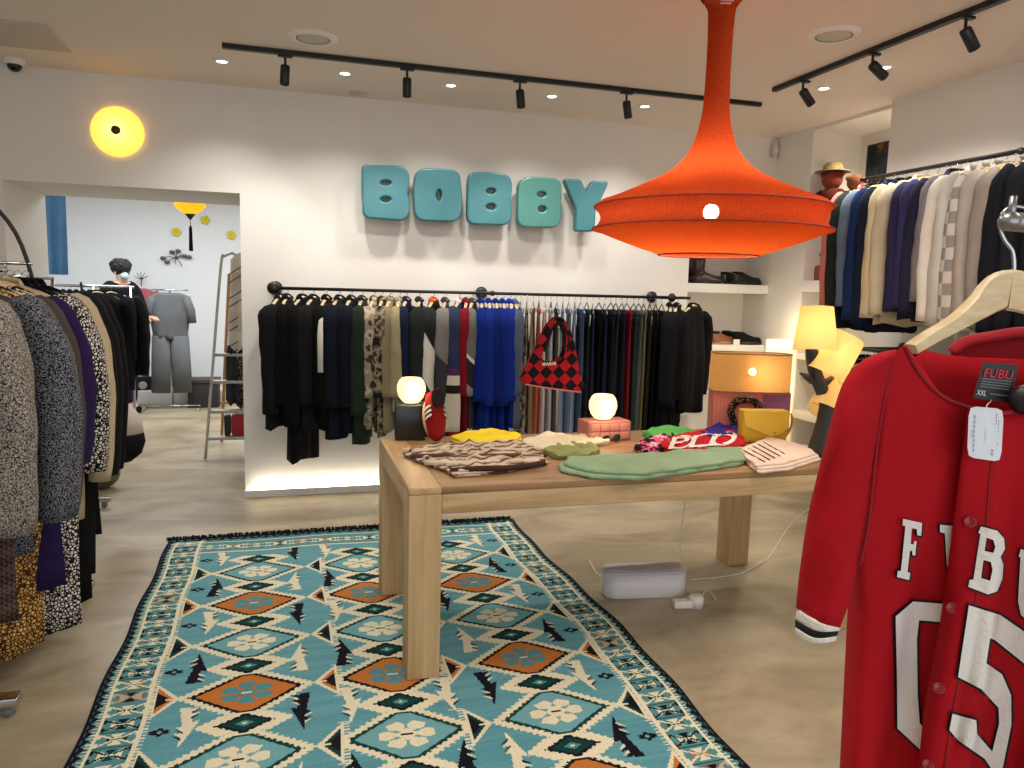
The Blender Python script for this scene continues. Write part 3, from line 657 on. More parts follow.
# back wall rail
RY, RZ = 5.16, 1.472
rail = empty('wall_rail', (-0.08, RY, RZ), 0, 'long dark metal clothes rail fixed to the back wall', 'clothes rail')
b = MB(); b.tube([(0, 0, 0), (3.02, 0, 0)], .011, 14); b.build('rail', M_gun, rail)
for x in (0.0, 1.46, 2.86):
    b = MB(); b.tube([(x, 0, 0), (x, YW - RY, 0)], .013, 12); b.lathe([(0, 0), (.045, 0), (.045, .012), (.02, .02)], n=24, M=Matrix.Translation((x, YW - RY - .001, 0)) @ Matrix.Rotation(PI / 2, 4, 'X')); b.ball((x, 0, 0), .02, 14); b.build('bracket', M_gun, rail)
b = MB(); b.lathe([(0, -.018), (.034, -.016), (.042, 0), (.034, .014), (0, .016)], n=28, M=Matrix.Translation((-.01, -.01, 0)) @ Matrix.Rotation(PI / 2, 4, 'X')); b.build('end_flange', M_gun, rail)
b = MB(); b.lathe([(0, -.012), (.03, -.01), (.034, 0), (.03, .01), (0, .012)], n=28, M=Matrix.Translation((2.86, -.012, 0)) @ Matrix.Rotation(PI / 2, 4, 'X')); b.build('end_flange', M_gun, rail)
CAMO = pattern('dark_camo', 'noise', [(0, (34, 32, 28)), (.42, (92, 84, 64)), (.5, (146, 134, 108)), (.58, (58, 52, 42))], 14)
CAMO2 = pattern('light_camo', 'noise', [(0, (64, 56, 48)), (.4, (150, 136, 116)), (.52, (186, 174, 152)), (.6, (98, 84, 66))], 10)
W_, G_ = fab((214, 210, 200)), fab((128, 128, 128))
white_band = [(.10, .125, W_)]
jk = 'jacket'
# px at shoulder, kind, material, label, extra
def bk(px, kind, m, label, cat, z_px=None, yaw=None, **k):
    p = aY(px, 300, RY); x = p.x
    if z_px: k['L'] = RZ - aY(px, z_px, RY - .05).z
    if yaw is None: yaw = rnd.uniform(-.12, .12)
    return garment(kind, (x, RY, RZ), PI / 2 + yaw, m, label, cat, RW, **k)
GR1, KH, KH2, OLV = fab((70, 72, 76)), fab((136, 124, 96)), fab((160, 148, 116)), fab((70, 74, 48))
bk(281, jk, fab((22, 23, 25)), 'black jacket with a white band near the cuff, first on the back wall rail', 'jacket', 425, yaw=-.30, sl=.66, band=[(.14, .165, W_)], T=.05)
bk(288, jk, BLK, 'black jacket hanging second from the left on the back wall rail', 'jacket', 418, yaw=-.2, sl=.6, T=.045)
bk(303, 'coat', BLK, 'long black hooded coat reaching lowest at the left of the back wall rail', 'coat', 458, yaw=-.34, sl=.74, T=.055)
bk(314, jk, fab((24, 24, 26)), 'black zip jacket between the long hooded coat and the white-striped jacket', 'jacket', 425, yaw=-.3, T=.05, sl=.6)
o = bk(327, jk, BLK, 'black jacket with a white stripe down the sleeve on the back wall rail', 'jacket', 425, yaw=-.25, T=.045, sl=.6)
for sch in [c for c in o.children if c.name.startswith('sleeve')]:
    bb = MB(); s = -1 if sch.data.vertices[0].co.x < 0 else 1; bb.tube([(s * .235, -.01, -.13), (s * .285, -.015, -.20), (s * .303, -.018, -.34), (s * .300, -.018, -.52)], [(.006, .018)] * 4, 8); bb.build('sleeve_stripe', W_, sch)
bk(340, jk, fab((20, 24, 34)), 'navy padded jacket hanging beside the white-striped black jacket', 'jacket', 434, yaw=-.34, T=.065, sl=.62, r0=.085, r1=.06)
bk(352, jk, fab((16, 20, 30)), 'dark navy jacket right of the navy padded jacket', 'jacket', 428, yaw=-.3, T=.06, sl=.62, r0=.08)
bk(363, jk, fab((34, 46, 34)), 'dark bottle green jacket on the back wall rail', 'jacket', 440, yaw=-.25, T=.045, sl=.68)
bk(375, jk, CAMO2, 'pale camouflage jacket, brightest of the camouflage pieces', 'jacket', 424, yaw=-.3, T=.045, sm=CAMO2)
bk(383, jk, CAMO, 'dark brown camouflage jacket between the pale camouflage and khaki jackets', 'jacket', 432, yaw=-.25, T=.04)
bk(391, jk, KH, 'khaki field jacket on the back wall rail', 'jacket', 428, yaw=-.3, T=.045)
bk(400, jk, KH2, 'light khaki jacket behind the left glass lamp', 'jacket', 410, yaw=-.25, T=.035)
bk(407, jk, fab((24, 32, 58)), 'navy jacket right of the light khaki jacket', 'jacket', 425, yaw=-.3, T=.035)
bk(420, jk, fab((36, 42, 40)), 'charcoal green jacket left of the black jacket with the orange collar', 'jacket', 425, yaw=-.25, T=.035)
o = bk(434, jk, fab((20, 20, 22)), 'black track jacket with a white flash and an orange collar', 'jacket', 440, yaw=-.38, T=.05, cm=fab((214, 84, 40)), sl=.7, sm=zband('track_sleeve', [(0, (18, 18, 20)), (.22, (214, 210, 200)), (.48, (18, 18, 20))], 1.6))
o = bk(446, jk, fab((60, 62, 68)), 'grey and charcoal jacket between the track jacket and the varsity jacket', 'jacket', 435, yaw=-.3, T=.04, sm=zband('grey_block_sleeve', [(0, (120, 118, 112)), (.36, (48, 50, 58))], .8))
VAR_S = zband('varsity_sleeve', [(0, (30, 42, 78)), (.415, (84, 40, 96)), (.455, (216, 208, 192)), (.51, (16, 16, 18)), (.555, (208, 200, 182)), (.80, (214, 206, 190))])
VAR_B = zband('varsity_body', [(0, (28, 38, 72)), (.47, (160, 24, 34))])
bk(460, jk, VAR_B, 'navy varsity jacket with red panel and striped cream cuffs', 'jacket', 437, yaw=-.42, T=.05, sl=.80, sm=VAR_S, r0=.08, r1=.062, cm=W_)
bk(467, jk, fab((122, 20, 30)), 'dark red jacket right of the varsity jacket', 'jacket', 428, yaw=-.3, T=.03)
bk(473, jk, fab((60, 60, 62)), 'grey jacket with white piping left of the blue jackets', 'jacket', 425, yaw=-.35, T=.04, sm=zband('piped_sleeve', [(0, (104, 104, 100)), (.33, (210, 210, 206)), (.355, (24, 24, 26)), (.5, (130, 130, 130))], .9))
BLUE = fab((22, 58, 172))
for i, px in enumerate((482, 490, 497, 504, 511)):
    bk(px, jk, [fab((14, 38, 120)), fab((18, 44, 132)), fab((12, 32, 104))][i % 3], 'royal blue work jacket, %s of the five blue jackets' % ['leftmost', 'second', 'middle one', 'fourth', 'rightmost'][i], 'jacket', [428, 434, 430, 434, 425][i], yaw=-.26, T=.036, sl=.60 + .03 * (i % 2))
bk(516, jk, fab((78, 88, 108)), 'slate blue jacket right of the royal blue jackets', 'jacket', 425, yaw=-.25, T=.03)
TR = 'trousers'
tr = [(521, CAMO, 'dark camouflage trousers, left of the beige camouflage pair', 442), (527, CAMO2, 'beige camouflage trousers behind the patchwork bag', 442), (533, fab((128, 112, 84)), 'khaki brown trousers behind the patchwork bag', 442),
 (539, fab((170, 84, 56)), 'rust orange trousers behind the patchwork bag', 442), (545, fab((196, 178, 172)), 'pale pink trousers behind the patchwork bag handle', 442), (551, fab((170, 170, 172)), 'light grey trousers behind the patchwork bag', 442),
 (557, fab((60, 62, 66)), 'charcoal trousers right of the patchwork bag handle', 440), (563, fab((120, 140, 162)), 'faded blue jeans nearest the patchwork bag', 440), (569, fab((96, 116, 140)), 'light blue jeans, second pair right of the patchwork bag', 440), (575, fab((142, 156, 170)), 'palest blue jeans right of the patchwork bag', 440),
 (581, fab((64, 80, 104)), 'mid blue jeans left of the dark denim', 440), (587, fab((34, 36, 44)), 'black jeans, first of the dark trousers', 440), (593, fab((28, 34, 54)), 'dark indigo jeans above the right glass lamp', 440), (599, BLK, 'black trousers directly above the right glass lamp', 440),
 (605, fab((22, 30, 50)), 'navy trousers right above the right glass lamp', 440), (611, fab((30, 30, 34)), 'off-black trousers left of the slate pair', 440), (616, fab((40, 46, 58)), 'slate trousers left of the red pair', 440),
 (627, fab((122, 20, 28)), 'red trousers on the back wall rail', 440), (622, fab((26, 32, 46)), 'ink blue trousers touching the red pair on its left', 440), (634, fab((46, 52, 54)), 'dark grey trousers touching the red pair on its right', 440),
 (639, fab((84, 96, 92)), 'grey green trousers right of the red pair', 440), (644, fab((118, 108, 74)), 'olive khaki trousers with a pale side seam', 440), (650, fab((40, 38, 30)), 'very dark olive trousers right of the khaki pair', 440), (656, BLK, 'black trousers, second pair left of the blazers', 440), (662, fab((20, 20, 24)), 'black trousers next to the blazers', 440)]
for px, m, lab, zb in tr:
    bk(px, TR, m, lab, 'trousers', zb, yaw=-.30 + rnd.uniform(-.08, .08), T=.022, hang='clear' if px % 4 == 1 else 'black', fold=.012)
bk(678, 'blazer', fab((14, 14, 16)), 'black blazer behind the last blazer of the back wall rail', 'blazer', 425, yaw=-.62, T=.05, L=.9, sl=.68)
garment('blazer', (aY(690, 300, RY).x, RY - .06, RZ), PI / 2 - .95, fab((15, 15, 17), 'black_wool'), 'black blazer facing forward at the right end of the back wall rail', 'blazer', RW, L=.86, sl=.62, T=.06, hw=.20)
bk(671, 'blazer', fab((18, 18, 20)), 'black blazer beside the last trousers on the back wall rail', 'blazer', 437, yaw=-.5, T=.045, L=.9, sl=.66)

# right wall rails
RX2, RZ2 = 3.43, 2.235; RG = 'garments on the upper right rail'
def wall_rail(z, y0, y1, lab):
    e = empty('wall_rail', (RX2, y1, z), 0, lab, 'clothes rail')
    b = MB(); b.tube([(0, y0 - y1, 0), (0, 0, 0)], .0125, 14); b.build('rail', M_gun, e)
    for y in (-.03, (y0 - y1) * .55):
        b = MB(); b.tube([(0, y, 0), (3.775 - RX2, y, 0)], .012, 12); b.lathe([(0, 0), (.04, 0), (.04, .012), (.018, .02)], n=20, M=Matrix.Translation((3.775 - RX2 - .001, y, 0)) @ Matrix.Rotation(-PI / 2, 4, 'Y')); b.ball((0, y, 0), .018, 12); b.build('bracket', M_gun, e)
wall_rail(RZ2, 2.05, 4.0, 'dark metal clothes rail high on the right wall')
wall_rail(1.19, 2.05, 3.93, 'lower dark clothes rail on the right wall, mostly behind the red jersey')
CHK = pattern('grey_white_check', 'check', [(0, (206, 202, 194)), (.5, (150, 146, 140))], 17)
SWT = 'sweatshirt'
rl = [(3.93, SWT, (198, 110, 98), 'salmon pink sweatshirt, farthest on the upper right rail', .72), (3.86, jk, (34, 38, 34), 'black green jacket beside the salmon sweatshirt', .8), (3.79, SWT, (92, 104, 122), 'slate blue sweatshirt on the upper right rail', .7),
 (3.72, SWT, (26, 44, 86), 'royal navy sweatshirt right of the slate blue one', .78), (3.65, jk, (24, 30, 48), 'dark navy jacket left of the cream sweatshirt', .8), (3.57, SWT, (212, 194, 158), 'cream sweatshirt on the upper right rail', .76), (3.50, SWT, (196, 184, 156), 'beige sweatshirt right of the cream one', .74),
 (3.42, SWT, (46, 40, 74), 'dark purple sweatshirt on the upper right rail', .72), (3.35, SWT, (52, 50, 88), 'indigo sweatshirt with a pale cuff', .7), (3.28, SWT, (38, 38, 62), 'midnight blue sweatshirt left of the grey one', .72), (3.22, SWT, (128, 122, 128), 'mid grey sweatshirt left of the white shirt', .66),
 (3.15, 'shirt', (222, 216, 204), 'off-white shirt with a rounded sleeve on the upper right rail', .76), (3.08, 'shirt', (198, 194, 186), 'pale grey shirt right of the off-white shirt', .78), (3.01, 'shirt', None, 'grey and white checked shirt on the upper right rail', .8),
 (2.94, SWT, (170, 160, 150), 'warm grey sweatshirt left of the taupe jumper', .74), (2.88, 'jumper', (146, 136, 128), 'taupe jumper left of the black sweatshirts', .72), (2.80, SWT, (24, 26, 32), 'black sweatshirt with a small red and white chest badge', .8), (2.71, SWT, (30, 30, 36), 'off-black sweatshirt right of the badge sweatshirt', .78),
 (2.62, SWT, (20, 22, 30), 'blue-black sweatshirt above the wooden hanger', .8), (2.53, SWT, (28, 26, 34), 'black sweatshirt near the right edge above the jersey', .8), (2.44, SWT, (34, 34, 42), 'charcoal sweatshirt nearest the viewer on the upper right rail', .8)]
for i, (y, kind, c, lab, L_) in enumerate(rl):
    o = garment(kind, (RX2, y, RZ2), rnd.uniform(-.1, .1) - .08, fab(c) if c else CHK, lab, kind, RG, L=L_ + .12, sl=L_ - .05, T=.03, hw=.205, collar=kind != SWT or i % 3 == 0, r0=.075, r1=.052, hang='wood' if i not in (8,) else 'black', fold=.012)
    if 'badge' in lab:
        b = MB(); b.lathe([(0, -.045), (.014, -.044), (.014, -.035)], c=(-.09, 0, -.0), n=14, M=Matrix.Translation((0, 0, -.30)) @ Matrix.Rotation(PI / 2, 4, 'X') @ Matrix.Translation((0, 0, .085))); b.build('badge', fab((206, 130, 110)), o)
for i, (y, c, lab) in enumerate([(3.84, (30, 30, 32), 'black skirt at the far end of the lower right rail'), (3.76, (58, 44, 40), 'dark brown top on the lower right rail'), (3.66, (28, 40, 36), 'dark green top on the lower right rail'), (3.56, (24, 24, 28), 'black top on the lower right rail behind the wooden hanger'), (3.46, (90, 30, 34), 'burgundy top on the lower right rail')]):
    garment('top', (RX2, y, 1.19), -.05, fab(c), lab, 'top', 'garments on the lower right rail', L=.7, sl=.3, T=.03, hang='clear' if i % 2 == 0 else 'wood')

# ---------------------------------------------------------------- left rack
LX, LZ = -1.09, 1.53; LG = 'coats on the left rack'
rk = empty('clothes_rack', (LX - .10, 3.84, 0), 0, 'black arched clothes rack with the coats on the left', 'clothes rack')
for y in (0.0, -1.03):
    b = MB(); b.tube(smoothpts([(.13, y, .05), (.13, y, 1.1), (.10, y, 1.5), (.02, y, 1.74), (-.13, y, 1.86), (-.28, y, 1.78), (-.36, y, 1.5), (-.38, y, 1.1), (-.38, y, .05)], 4), .009, 10); b.build('arch_frame', M_black, rk)
    b = MB(); b.tube([(.105, y, 1.56), (-.35, y, 1.56)], .008, 10); b.build('cross_bar', M_chr, rk)
    b = MB(); b.box((-.5, y - .03, .045), (.29, y + .03, .075), bev=.004); b.build('foot_bar', M_chr, rk, smooth='auto')
    for x in (-.46, .25):
        b = MB(); b.lathe([(0, -.012), (.02, -.012), (.022, 0), (.02, .012), (0, .012)], n=20, M=Matrix.Translation((x, y, .0235)) @ Matrix.Rotation(PI / 2, 4, 'X')); b.box((x - .012, y - .016, .03), (x + .012, y + .016, .046)); b.build('caster', mat('grey_rubber', (120, 120, 120), .5), rk)
b = MB(); b.tube([(0, 0, LZ), (0, -1.03, LZ)], .012, 12); b.tube([(0, 0, LZ), (0, 0, 1.56)], .007, 8); b.tube([(0, -1.03, LZ), (0, -1.03, 1.56)], .007, 8); b.build('rail', M_chr, rk)
b = MB(); b.tube([(-.12, 0, .1), (-.12, -1.03, .1)], .01, 10); b.build('lower_bar', M_black, rk)
HERR = pattern('herringbone_boucle', 'noise', [(0, (48, 44, 42)), (.42, (100, 92, 86)), (.49, (184, 176, 164)), (.56, (76, 70, 66))], 170)
SPK = pattern('speckled_blue_boucle', 'noise', [(0, (22, 23, 28)), (.45, (60, 62, 70)), (.53, (164, 166, 172)), (.585, (40, 42, 50))], 190)
HND = pattern('brown_houndstooth', 'check', [(0, (92, 74, 64)), (.5, (46, 38, 38))], 90, rot=(.5, .78, .4))
LEO = pattern('black_white_leopard', 'cells', [(0, (26, 24, 26)), (.16, (222, 216, 206))], 80)
LEOY = pattern('yellow_leopard', 'cells', [(0, (70, 44, 20)), (.13, (196, 152, 84)), (.3, (222, 192, 134))], 75)
PATCH = pattern('red_green_patchwork', 'noise', [(0, (28, 30, 28)), (.4, (160, 30, 34)), (.5, (196, 190, 176)), (.55, (34, 60, 46))], 9)
FLW = pattern('orange_floral', 'noise', [(0, (24, 20, 20)), (.43, (204, 118, 44)), (.52, (226, 190, 130)), (.6, (40, 28, 30))], 16)
lr = [('coat', 2.50, HERR, 'grey beige herringbone wool coat nearest the viewer on the left rack', dict(L=.98, sl=.66, T=.06, r0=.085, r1=.065)),
 ('coat', 2.67, HND, 'brown houndstooth coat behind the herringbone coat', dict(L=1.12, sl=.0, T=.04)),
 ('blouse', 2.76, fab((182, 160, 186)), 'lilac blouse showing its collar between the wool coats', dict(L=.8, sl=.0, T=.03, hw=.21)),
 ('coat', 2.87, SPK, 'dark speckled blue grey wool coat with a wide sleeve', dict(L=.98, sl=.72, T=.06, r0=.09, r1=.075, out=.05)),
 ('coat', 3.01, fab((72, 64, 60)), 'plain taupe brown coat behind the speckled coat', dict(L=.9, sl=.74, T=.045, r0=.08, out=.045)),
 ('dress', 3.13, LEOY, 'long yellow leopard print dress with the lowest hem on the left rack', dict(L=1.43, sl=0, T=.06, flare=.17)),
 ('coat', 3.18, fab((40, 28, 70)), 'purple coat on the left rack', dict(L=1.2, sl=.6, T=.04, out=.05)),
 ('scarf', 3.22, PATCH, 'red and green patchwork scarf on the left rack', dict(L=1.12, T=.03)),
 ('dress', 3.30, LEO, 'long black and white leopard print dress on the left rack', dict(L=1.45, sl=.66, T=.05, flare=.27, r0=.075, r1=.07, out=.06, sm=LEO)),
 ('dress', 3.36, FLW, 'black dress with orange flowers on the left rack', dict(L=1.1, sl=.4, T=.035, out=.05)),
 ('coat', 3.46, fab((186, 170, 138)), 'beige trench coat on the left rack', dict(L=1.05, sl=.74, T=.05, r0=.08, out=.06)),
 ('coat', 3.56, BLK, 'long black coat right behind the beige trench coat', dict(L=1.42, sl=.74, T=.05, out=.05, flare=.24)),
 ('coat', 3.66, fab((22, 20, 22)), 'black coat with a shaggy collar, second behind the trench coat', dict(L=1.35, sl=.76, T=.06, r0=.09, out=.05)),
 ('coat', 3.76, fab((16, 16, 18)), 'black coat at the far end of the left rack', dict(L=1.2, sl=.76, T=.06, r0=.09, out=.05))]
for kind, y, m, lab, kw in lr:
    kw['hw'] = .25; kw['out'] = kw.get('out', .03) + .025
    garment(kind, (LX, y, LZ), rnd.uniform(-.06, .06), m, lab, kind, LG, hang='clear' if y > 3.5 else 'wood', fold=.022, collar=kind in ('coat', 'blouse'), **kw)
# second rack further back with black clothes
rk2 = empty('clothes_rack', (-1.42, 4.9, 0), 0, 'chrome clothes rack with black garments in the passage on the left', 'clothes rack')
b = MB(); b.tube([(0, -.75, 1.5), (0, .5, 1.5)], .012, 12); b.build('rail', M_chr, rk2)
for y in (-.75, .5):
    b = MB(); b.tube([(0, y, .07), (0, y, 1.5)], .011, 10); b.box((-.28, y - .02, .04), (.28, y + .02, .07), bev=.004); b.build('upright', M_chr, rk2)
    for x in (-.24, .24):
        b = MB(); b.lathe([(0, -.012), (.018, -.012), (.02, 0), (.018, .012), (0, .012)], n=16, M=Matrix.Translation((x, y, .021)) @ Matrix.Rotation(PI / 2, 4, 'X')); b.build('caster', mat('grey_rubber', (120, 120, 120), .5), rk2)
FUR = mat('black_fur', (18, 17, 18), 1.0, bump=1.0, bscale=90, spec=.1)
for i, (y, m, L_, lab) in enumerate([(4.25, FUR, 1.25, 'black shaggy fur jacket, nearest on the passage rack'), (4.42, BLK, 1.2, 'black coat behind the shaggy fur jacket'), (4.6, fab((20, 20, 23)), 1.1, 'long black coat in the middle of the passage rack'), (4.78, fab((14, 14, 16)), 1.15, 'black coat beside the black and white bag'), (4.95, FUR, .95, 'black fluffy jacket farthest on the passage rack')]):
    garment('coat', (-1.40, y, 1.5), rnd.uniform(-.05, .08), m, lab, 'coat', 'garments on the passage rack', L=L_, sl=.7, T=.07, hw=.24, r0=.09, r1=.06, hang='black', out=.05)

# ---------------------------------------------------------------- things on the table
def cloth(name, px, h, m, label, layers=3, seed=0, rough=.006, group='folded clothes on the display table', cat='folded clothes', z0=None, shrink=.97):
    """folded garment lying on the table: stacked soft layers inside an outline given on the table top"""
    z0 = TZ + .001 if z0 is None else z0
    r = random.Random(seed); P = [aZ(u, v, z0 + h * .6) - Vector((0, 0, h * .6)) for u, v in px]; c = sum(P, Vector()) / len(P)
    base = roundc([p - c for p in P], .018, 3); sm = []
    for i, p in enumerate(base):
        q = base[(i + 1) % len(base)]; n_ = max(1, int((q - p).length / .012))
        sm += [p.lerp(q, k / n_) for k in range(n_)]
    b = MB(); hl = h / layers; ph = [r.uniform(0, 6) for _ in range(6)]; dx_, dy_ = math.cos(ph[4]), math.sin(ph[4])
    for L in range(layers):
        zb = L * hl * .92; ox, oy = r.uniform(-.010, .010), r.uniform(-.008, .008); rs = []
        prof = [(.975, 0), (.995, hl * .25), (1.0, hl * .6), (.985, hl * .95), (.95, hl * 1.05), (.85, hl * 1.05), (.7, hl * 1.05), (.55, hl * 1.05), (.4, hl * 1.05), (.25, hl * 1.05), (.1, hl * 1.05), (.01, hl * 1.05)]
        sc = 1 - (1 - shrink) * L
        for k, zz in prof:
            ring = []
            for i, p in enumerate(sm):
                w_ = 1 + .014 * math.sin(i * .55 + L * 2 + ph[1]) + .008 * math.sin(i * 1.7 + ph[0]); q = Vector((p.x * k * sc * w_ + ox, p.y * k * sc * w_ + oy, 0))
                a_, c_ = q.x * dx_ + q.y * dy_, q.y * dx_ - q.x * dy_
                n_ = (1 - abs(math.sin(a_ * 30 + 2 * math.sin(c_ * 14 + ph[0]) + ph[2]))) ** 2 * 1.5 + .7 * math.sin(c_ * 46 + a_ * 22 + ph[1]) + .5 * math.sin(a_ * 95 + ph[3])
                q.z = max(0.0, zb + zz + (rough * n_ * (1 if L == layers - 1 else .35) * min(1, (1.0 - k) * 6 + .25)) * (zz / hl)); ring.append(q)
            rs.append(ring)
        b.rings(rs, cap=True)
    o = b.build(name, m); o.location = c; return tag(o, label, cat, group)
STR = pattern('brown_cream_stripe_knit', 'wave_y', [(0, (92, 70, 62)), (.22, (190, 168, 140)), (.5, (136, 112, 98)), (.7, (204, 186, 160))], 6)
o = cloth('knit_top', [(402, 452), (425, 446), (470, 443), (520, 441), (545, 452), (548, 462), (500, 470), (455, 474), (440, 466), (420, 460)], .03, STR, 'crumpled brown and cream striped knit at the front left of the table', 3, 1, .008)
for k, (pts) in enumerate([[(404, 450), (430, 452), (460, 449), (500, 452), (540, 449)], [(412, 456), (445, 457), (480, 455), (520, 457), (546, 454)], [(425, 462), (460, 464), (500, 461), (540, 463)], [(450, 470), (480, 469), (515, 467), (545, 464)]]):
    b = MB(); pp = smoothpts([aZ(u, v, TZ + .026) - o.location + Vector((0, .01 * math.sin(i * 2 + k), .008 * (i % 2) - .004)) for i, (u, v) in enumerate(pts)], 4); b.tube(pp, [(.012, .009)] * len(pp), 8)
    b.build('ruffle', fab([(206, 186, 160), (92, 66, 56), (220, 204, 178), (70, 48, 44)][k]), o)
cloth('folded_shirt', [(449, 438), (470, 432), (495, 430), (522, 436), (518, 441), (480, 445), (460, 443)], .028, fab((232, 206, 44)), 'bright yellow folded shirt behind the striped knit', 2, 2)
cloth('lace_top', [(520, 442), (545, 434), (575, 436), (605, 434), (612, 442), (575, 448), (535, 450)], .022, fab((224, 214, 182)), 'cream folded top below the patchwork bag stand', 2, 3, .008)
cloth('crochet_top', [(540, 450), (560, 443), (590, 443), (600, 450), (585, 457), (555, 457)], .024, mat('green_crochet', (146, 152, 92), .95, bump=1, bscale=120, var=.4), 'sage green crochet top between the cream top and the green jeans', 2, 4, .007)
o = cloth('folded_jeans', [(562, 460), (600, 457), (660, 455), (700, 447), (745, 449), (747, 461), (700, 468), (640, 476), (590, 474), (560, 467)], .034, mat('pale_green_denim', (134, 162, 126), .9, bump=.4, bscale=50, var=.25), 'pale green folded jeans along the front edge of the table', 2, 5, .004)
cloth('folded_scarf', [(642, 433), (662, 427), (690, 430), (702, 436), (680, 440), (655, 438)], .026, fab((92, 168, 84)), 'bright green folded scarf at the back edge of the table', 2, 6)
o = cloth('graphic_jersey', [(655, 446), (680, 436), (715, 430), (745, 434), (748, 446), (715, 452), (680, 453)], .036, fab((178, 26, 40)), 'crimson graphic jersey with white edged lettering on the table', 2, 7)
t_, f_ = text_verts('PLD')
b = MB()
def tpt(x, y, z): return aZ(668 + 66 * x + 5 * y, 449 - 5 * x - 12 * y, TZ + z) - o.location
b.add([tpt(x, y, .044) for x, y in t_], f_)
for q in range(3):
    cx_ = .17 + .33 * q
    b.tube([tpt(cx_ + .16 * math.cos(a), .5 + .52 * math.sin(a), .043) for a in [2 * PI * j / 18 for j in range(19)]], .005, 6)
b.build('lettering', fab((230, 222, 214)), o)
cloth('pink_black_scarf', [(632, 447), (650, 438), (672, 434), (682, 440), (668, 449), (645, 453)], .03, pattern('pink_black_print', 'noise', [(0, (24, 20, 24)), (.45, (212, 84, 120)), (.54, (230, 190, 200)), (.6, (40, 26, 34))], 16), 'pink and black printed scarf left of the crimson jersey', 3, 8, .008)
cloth('purple_knit', [(700, 434), (715, 427), (740, 424), (748, 431), (735, 437), (712, 440)], .045, fab((52, 42, 124)), 'violet blue knit in front of the tiled lamp base', 3, 9, .007)
o = cloth('folded_tshirt', [(736, 452), (770, 438), (812, 448), (820, 456), (788, 466), (757, 469)], .034, fab((226, 204, 182)), 'cream pink folded t-shirt with dark stripes beside the green jeans', 3, 10, .003)
b = MB()
for k in range(5):
    p = [aZ(743 + k * 5 + t * 22, 450 - k * 2.0 + t * 12, TZ + .038) - o.location for t in (0, .33, .66, 1)]; b.tube(p, [(.003, .0015)] * 4, 6)
b.build('print_stripes', fab((80, 58, 70)), o)
# eyeglasses
e = empty('sunglasses', aZ(611, 443, TZ), .3, 'small green framed sunglasses in front of the pink tiled box', 'sunglasses')
b = MB()
for x in (-.035, .035): b.tube([(x + .026 * math.cos(a), 0, .022 + .019 * math.sin(a)) for a in [2 * PI * j / 20 for j in range(21)]], .003, 6)
b.tube([(-.01, 0, .026), (.01, 0, .026)], .003, 6); b.build('frame', mat('olive_frame', (96, 104, 58), .3), e)
b = MB()
for x in (-.035, .035): b.lathe([(0, -.001), (.025, -.001), (.025, .001), (0, .001)], n=20, M=Matrix.Translation((x, 0, .022)) @ Matrix.Rotation(PI / 2, 4, 'X') @ Matrix.Diagonal((1, .75, 1, 1)))
b.build('lens', mat('dark_lens', (40, 44, 34), .1), e)
for x in (-.064, .064): b = MB(); b.tube([(x, 0, .028), (x * .98, .06, .022), (x * .9, .12, .006)], .0025, 6); b.build('temple', _m['olive_frame'], e)

# boxes and glass lamps
def px_box(name, u0, u1, vfront, depth_, h, m, label, cat, rz=0, bev=.004, ng=False):
    p0, p1 = aZ(u0, vfront, TZ), aZ(u1, vfront, TZ); wd = (p1 - p0).length; b = MB(); b.box((0, 0, 0), (wd, depth_, h), bev=bev)
    o = b.build(name, m, smooth='auto'); o.location = (p0.x, p0.y, TZ + .0005); o.rotation_euler = (0, 0, rz); tag(o, label, cat); return o, wd
bx_, wd = px_box('display_box', 395, 425, 441, .17, .172, mat('black_gloss_box', (14, 14, 16), .25), 'black box under the left glass lamp at the table corner', 'box', rz=-.12)
M_glow = translucent('frosted_glass_glow', (252, 240, 214), (255, 226, 168), .62, .5)
def globe(x, y, z, r, label, squash=1.0):
    e = empty('glass_lamp', (x, y, z), 0, label, 'lamp', 'small round glass lamps on the table')
    b = MB(); R_ = r
    b.lathe([(0, .0), (R_ * .42, .0), (R_ * .6, R_ * .12), (R_ * .85, R_ * .42), (R_ * .99, R_ * .85), (R_, R_ * 1.05), (R_ * .97, R_ * 1.3), (R_ * .85, R_ * 1.6), (R_ * .68, R_ * 1.78), (R_ * .6, R_ * 1.80), (0, R_ * 1.72)], n=32); b.build('glass_globe', M_glow, e)
    b = MB(); b.lathe([(0, -.001), (r * .5, -.001), (r * .5, .004), (0, .004)], n=24); b.build('base_ring', mat('brass', (150, 120, 70), .3, metal=.9), e)
    light('glass_lamp_light', 'POINT', (x, y - r - .03, z + r), .9, (1, .8, .5), .03)
    b = MB(); b.ball((0, -r * .3, r * .55), r * .28, 14); b.build('light_bulb', mat('warm_bulb', (255, 244, 220), .5, emit=(255, 226, 170), es=9), e)
c = bx_.location; globe(c.x + wd * .60, c.y + .06, TZ + .1745, .070, 'small glowing round glass lamp on the black box')
PINK = mat('pink_tile', (186, 112, 98), .35, bump=.2, bscale=40, var=.25)
bx2, wd2 = px_box('tiled_box', 588, 634, 442, .13, .098, PINK, 'low pink tiled box under the right glass lamp', 'box', rz=.05)
b = MB()
for i in range(4):
    for j in range(2): b.box((.008 + i * (wd2 - .016) / 4 + .003, -.005, .008 + j * .042), (.008 + (i + 1) * (wd2 - .016) / 4 - .003, 0.002, .008 + j * .042 + .037), bev=.004)
b.build('front_tiles', mat('pink_tile_light', (204, 134, 120), .3, bump=.2, bscale=40, var=.2), bx2, smooth='auto')
c = bx2.location; globe(c.x + wd2 * .42, c.y + .06, TZ + .1005, .071, 'small glowing round glass lamp on the pink tiled box')

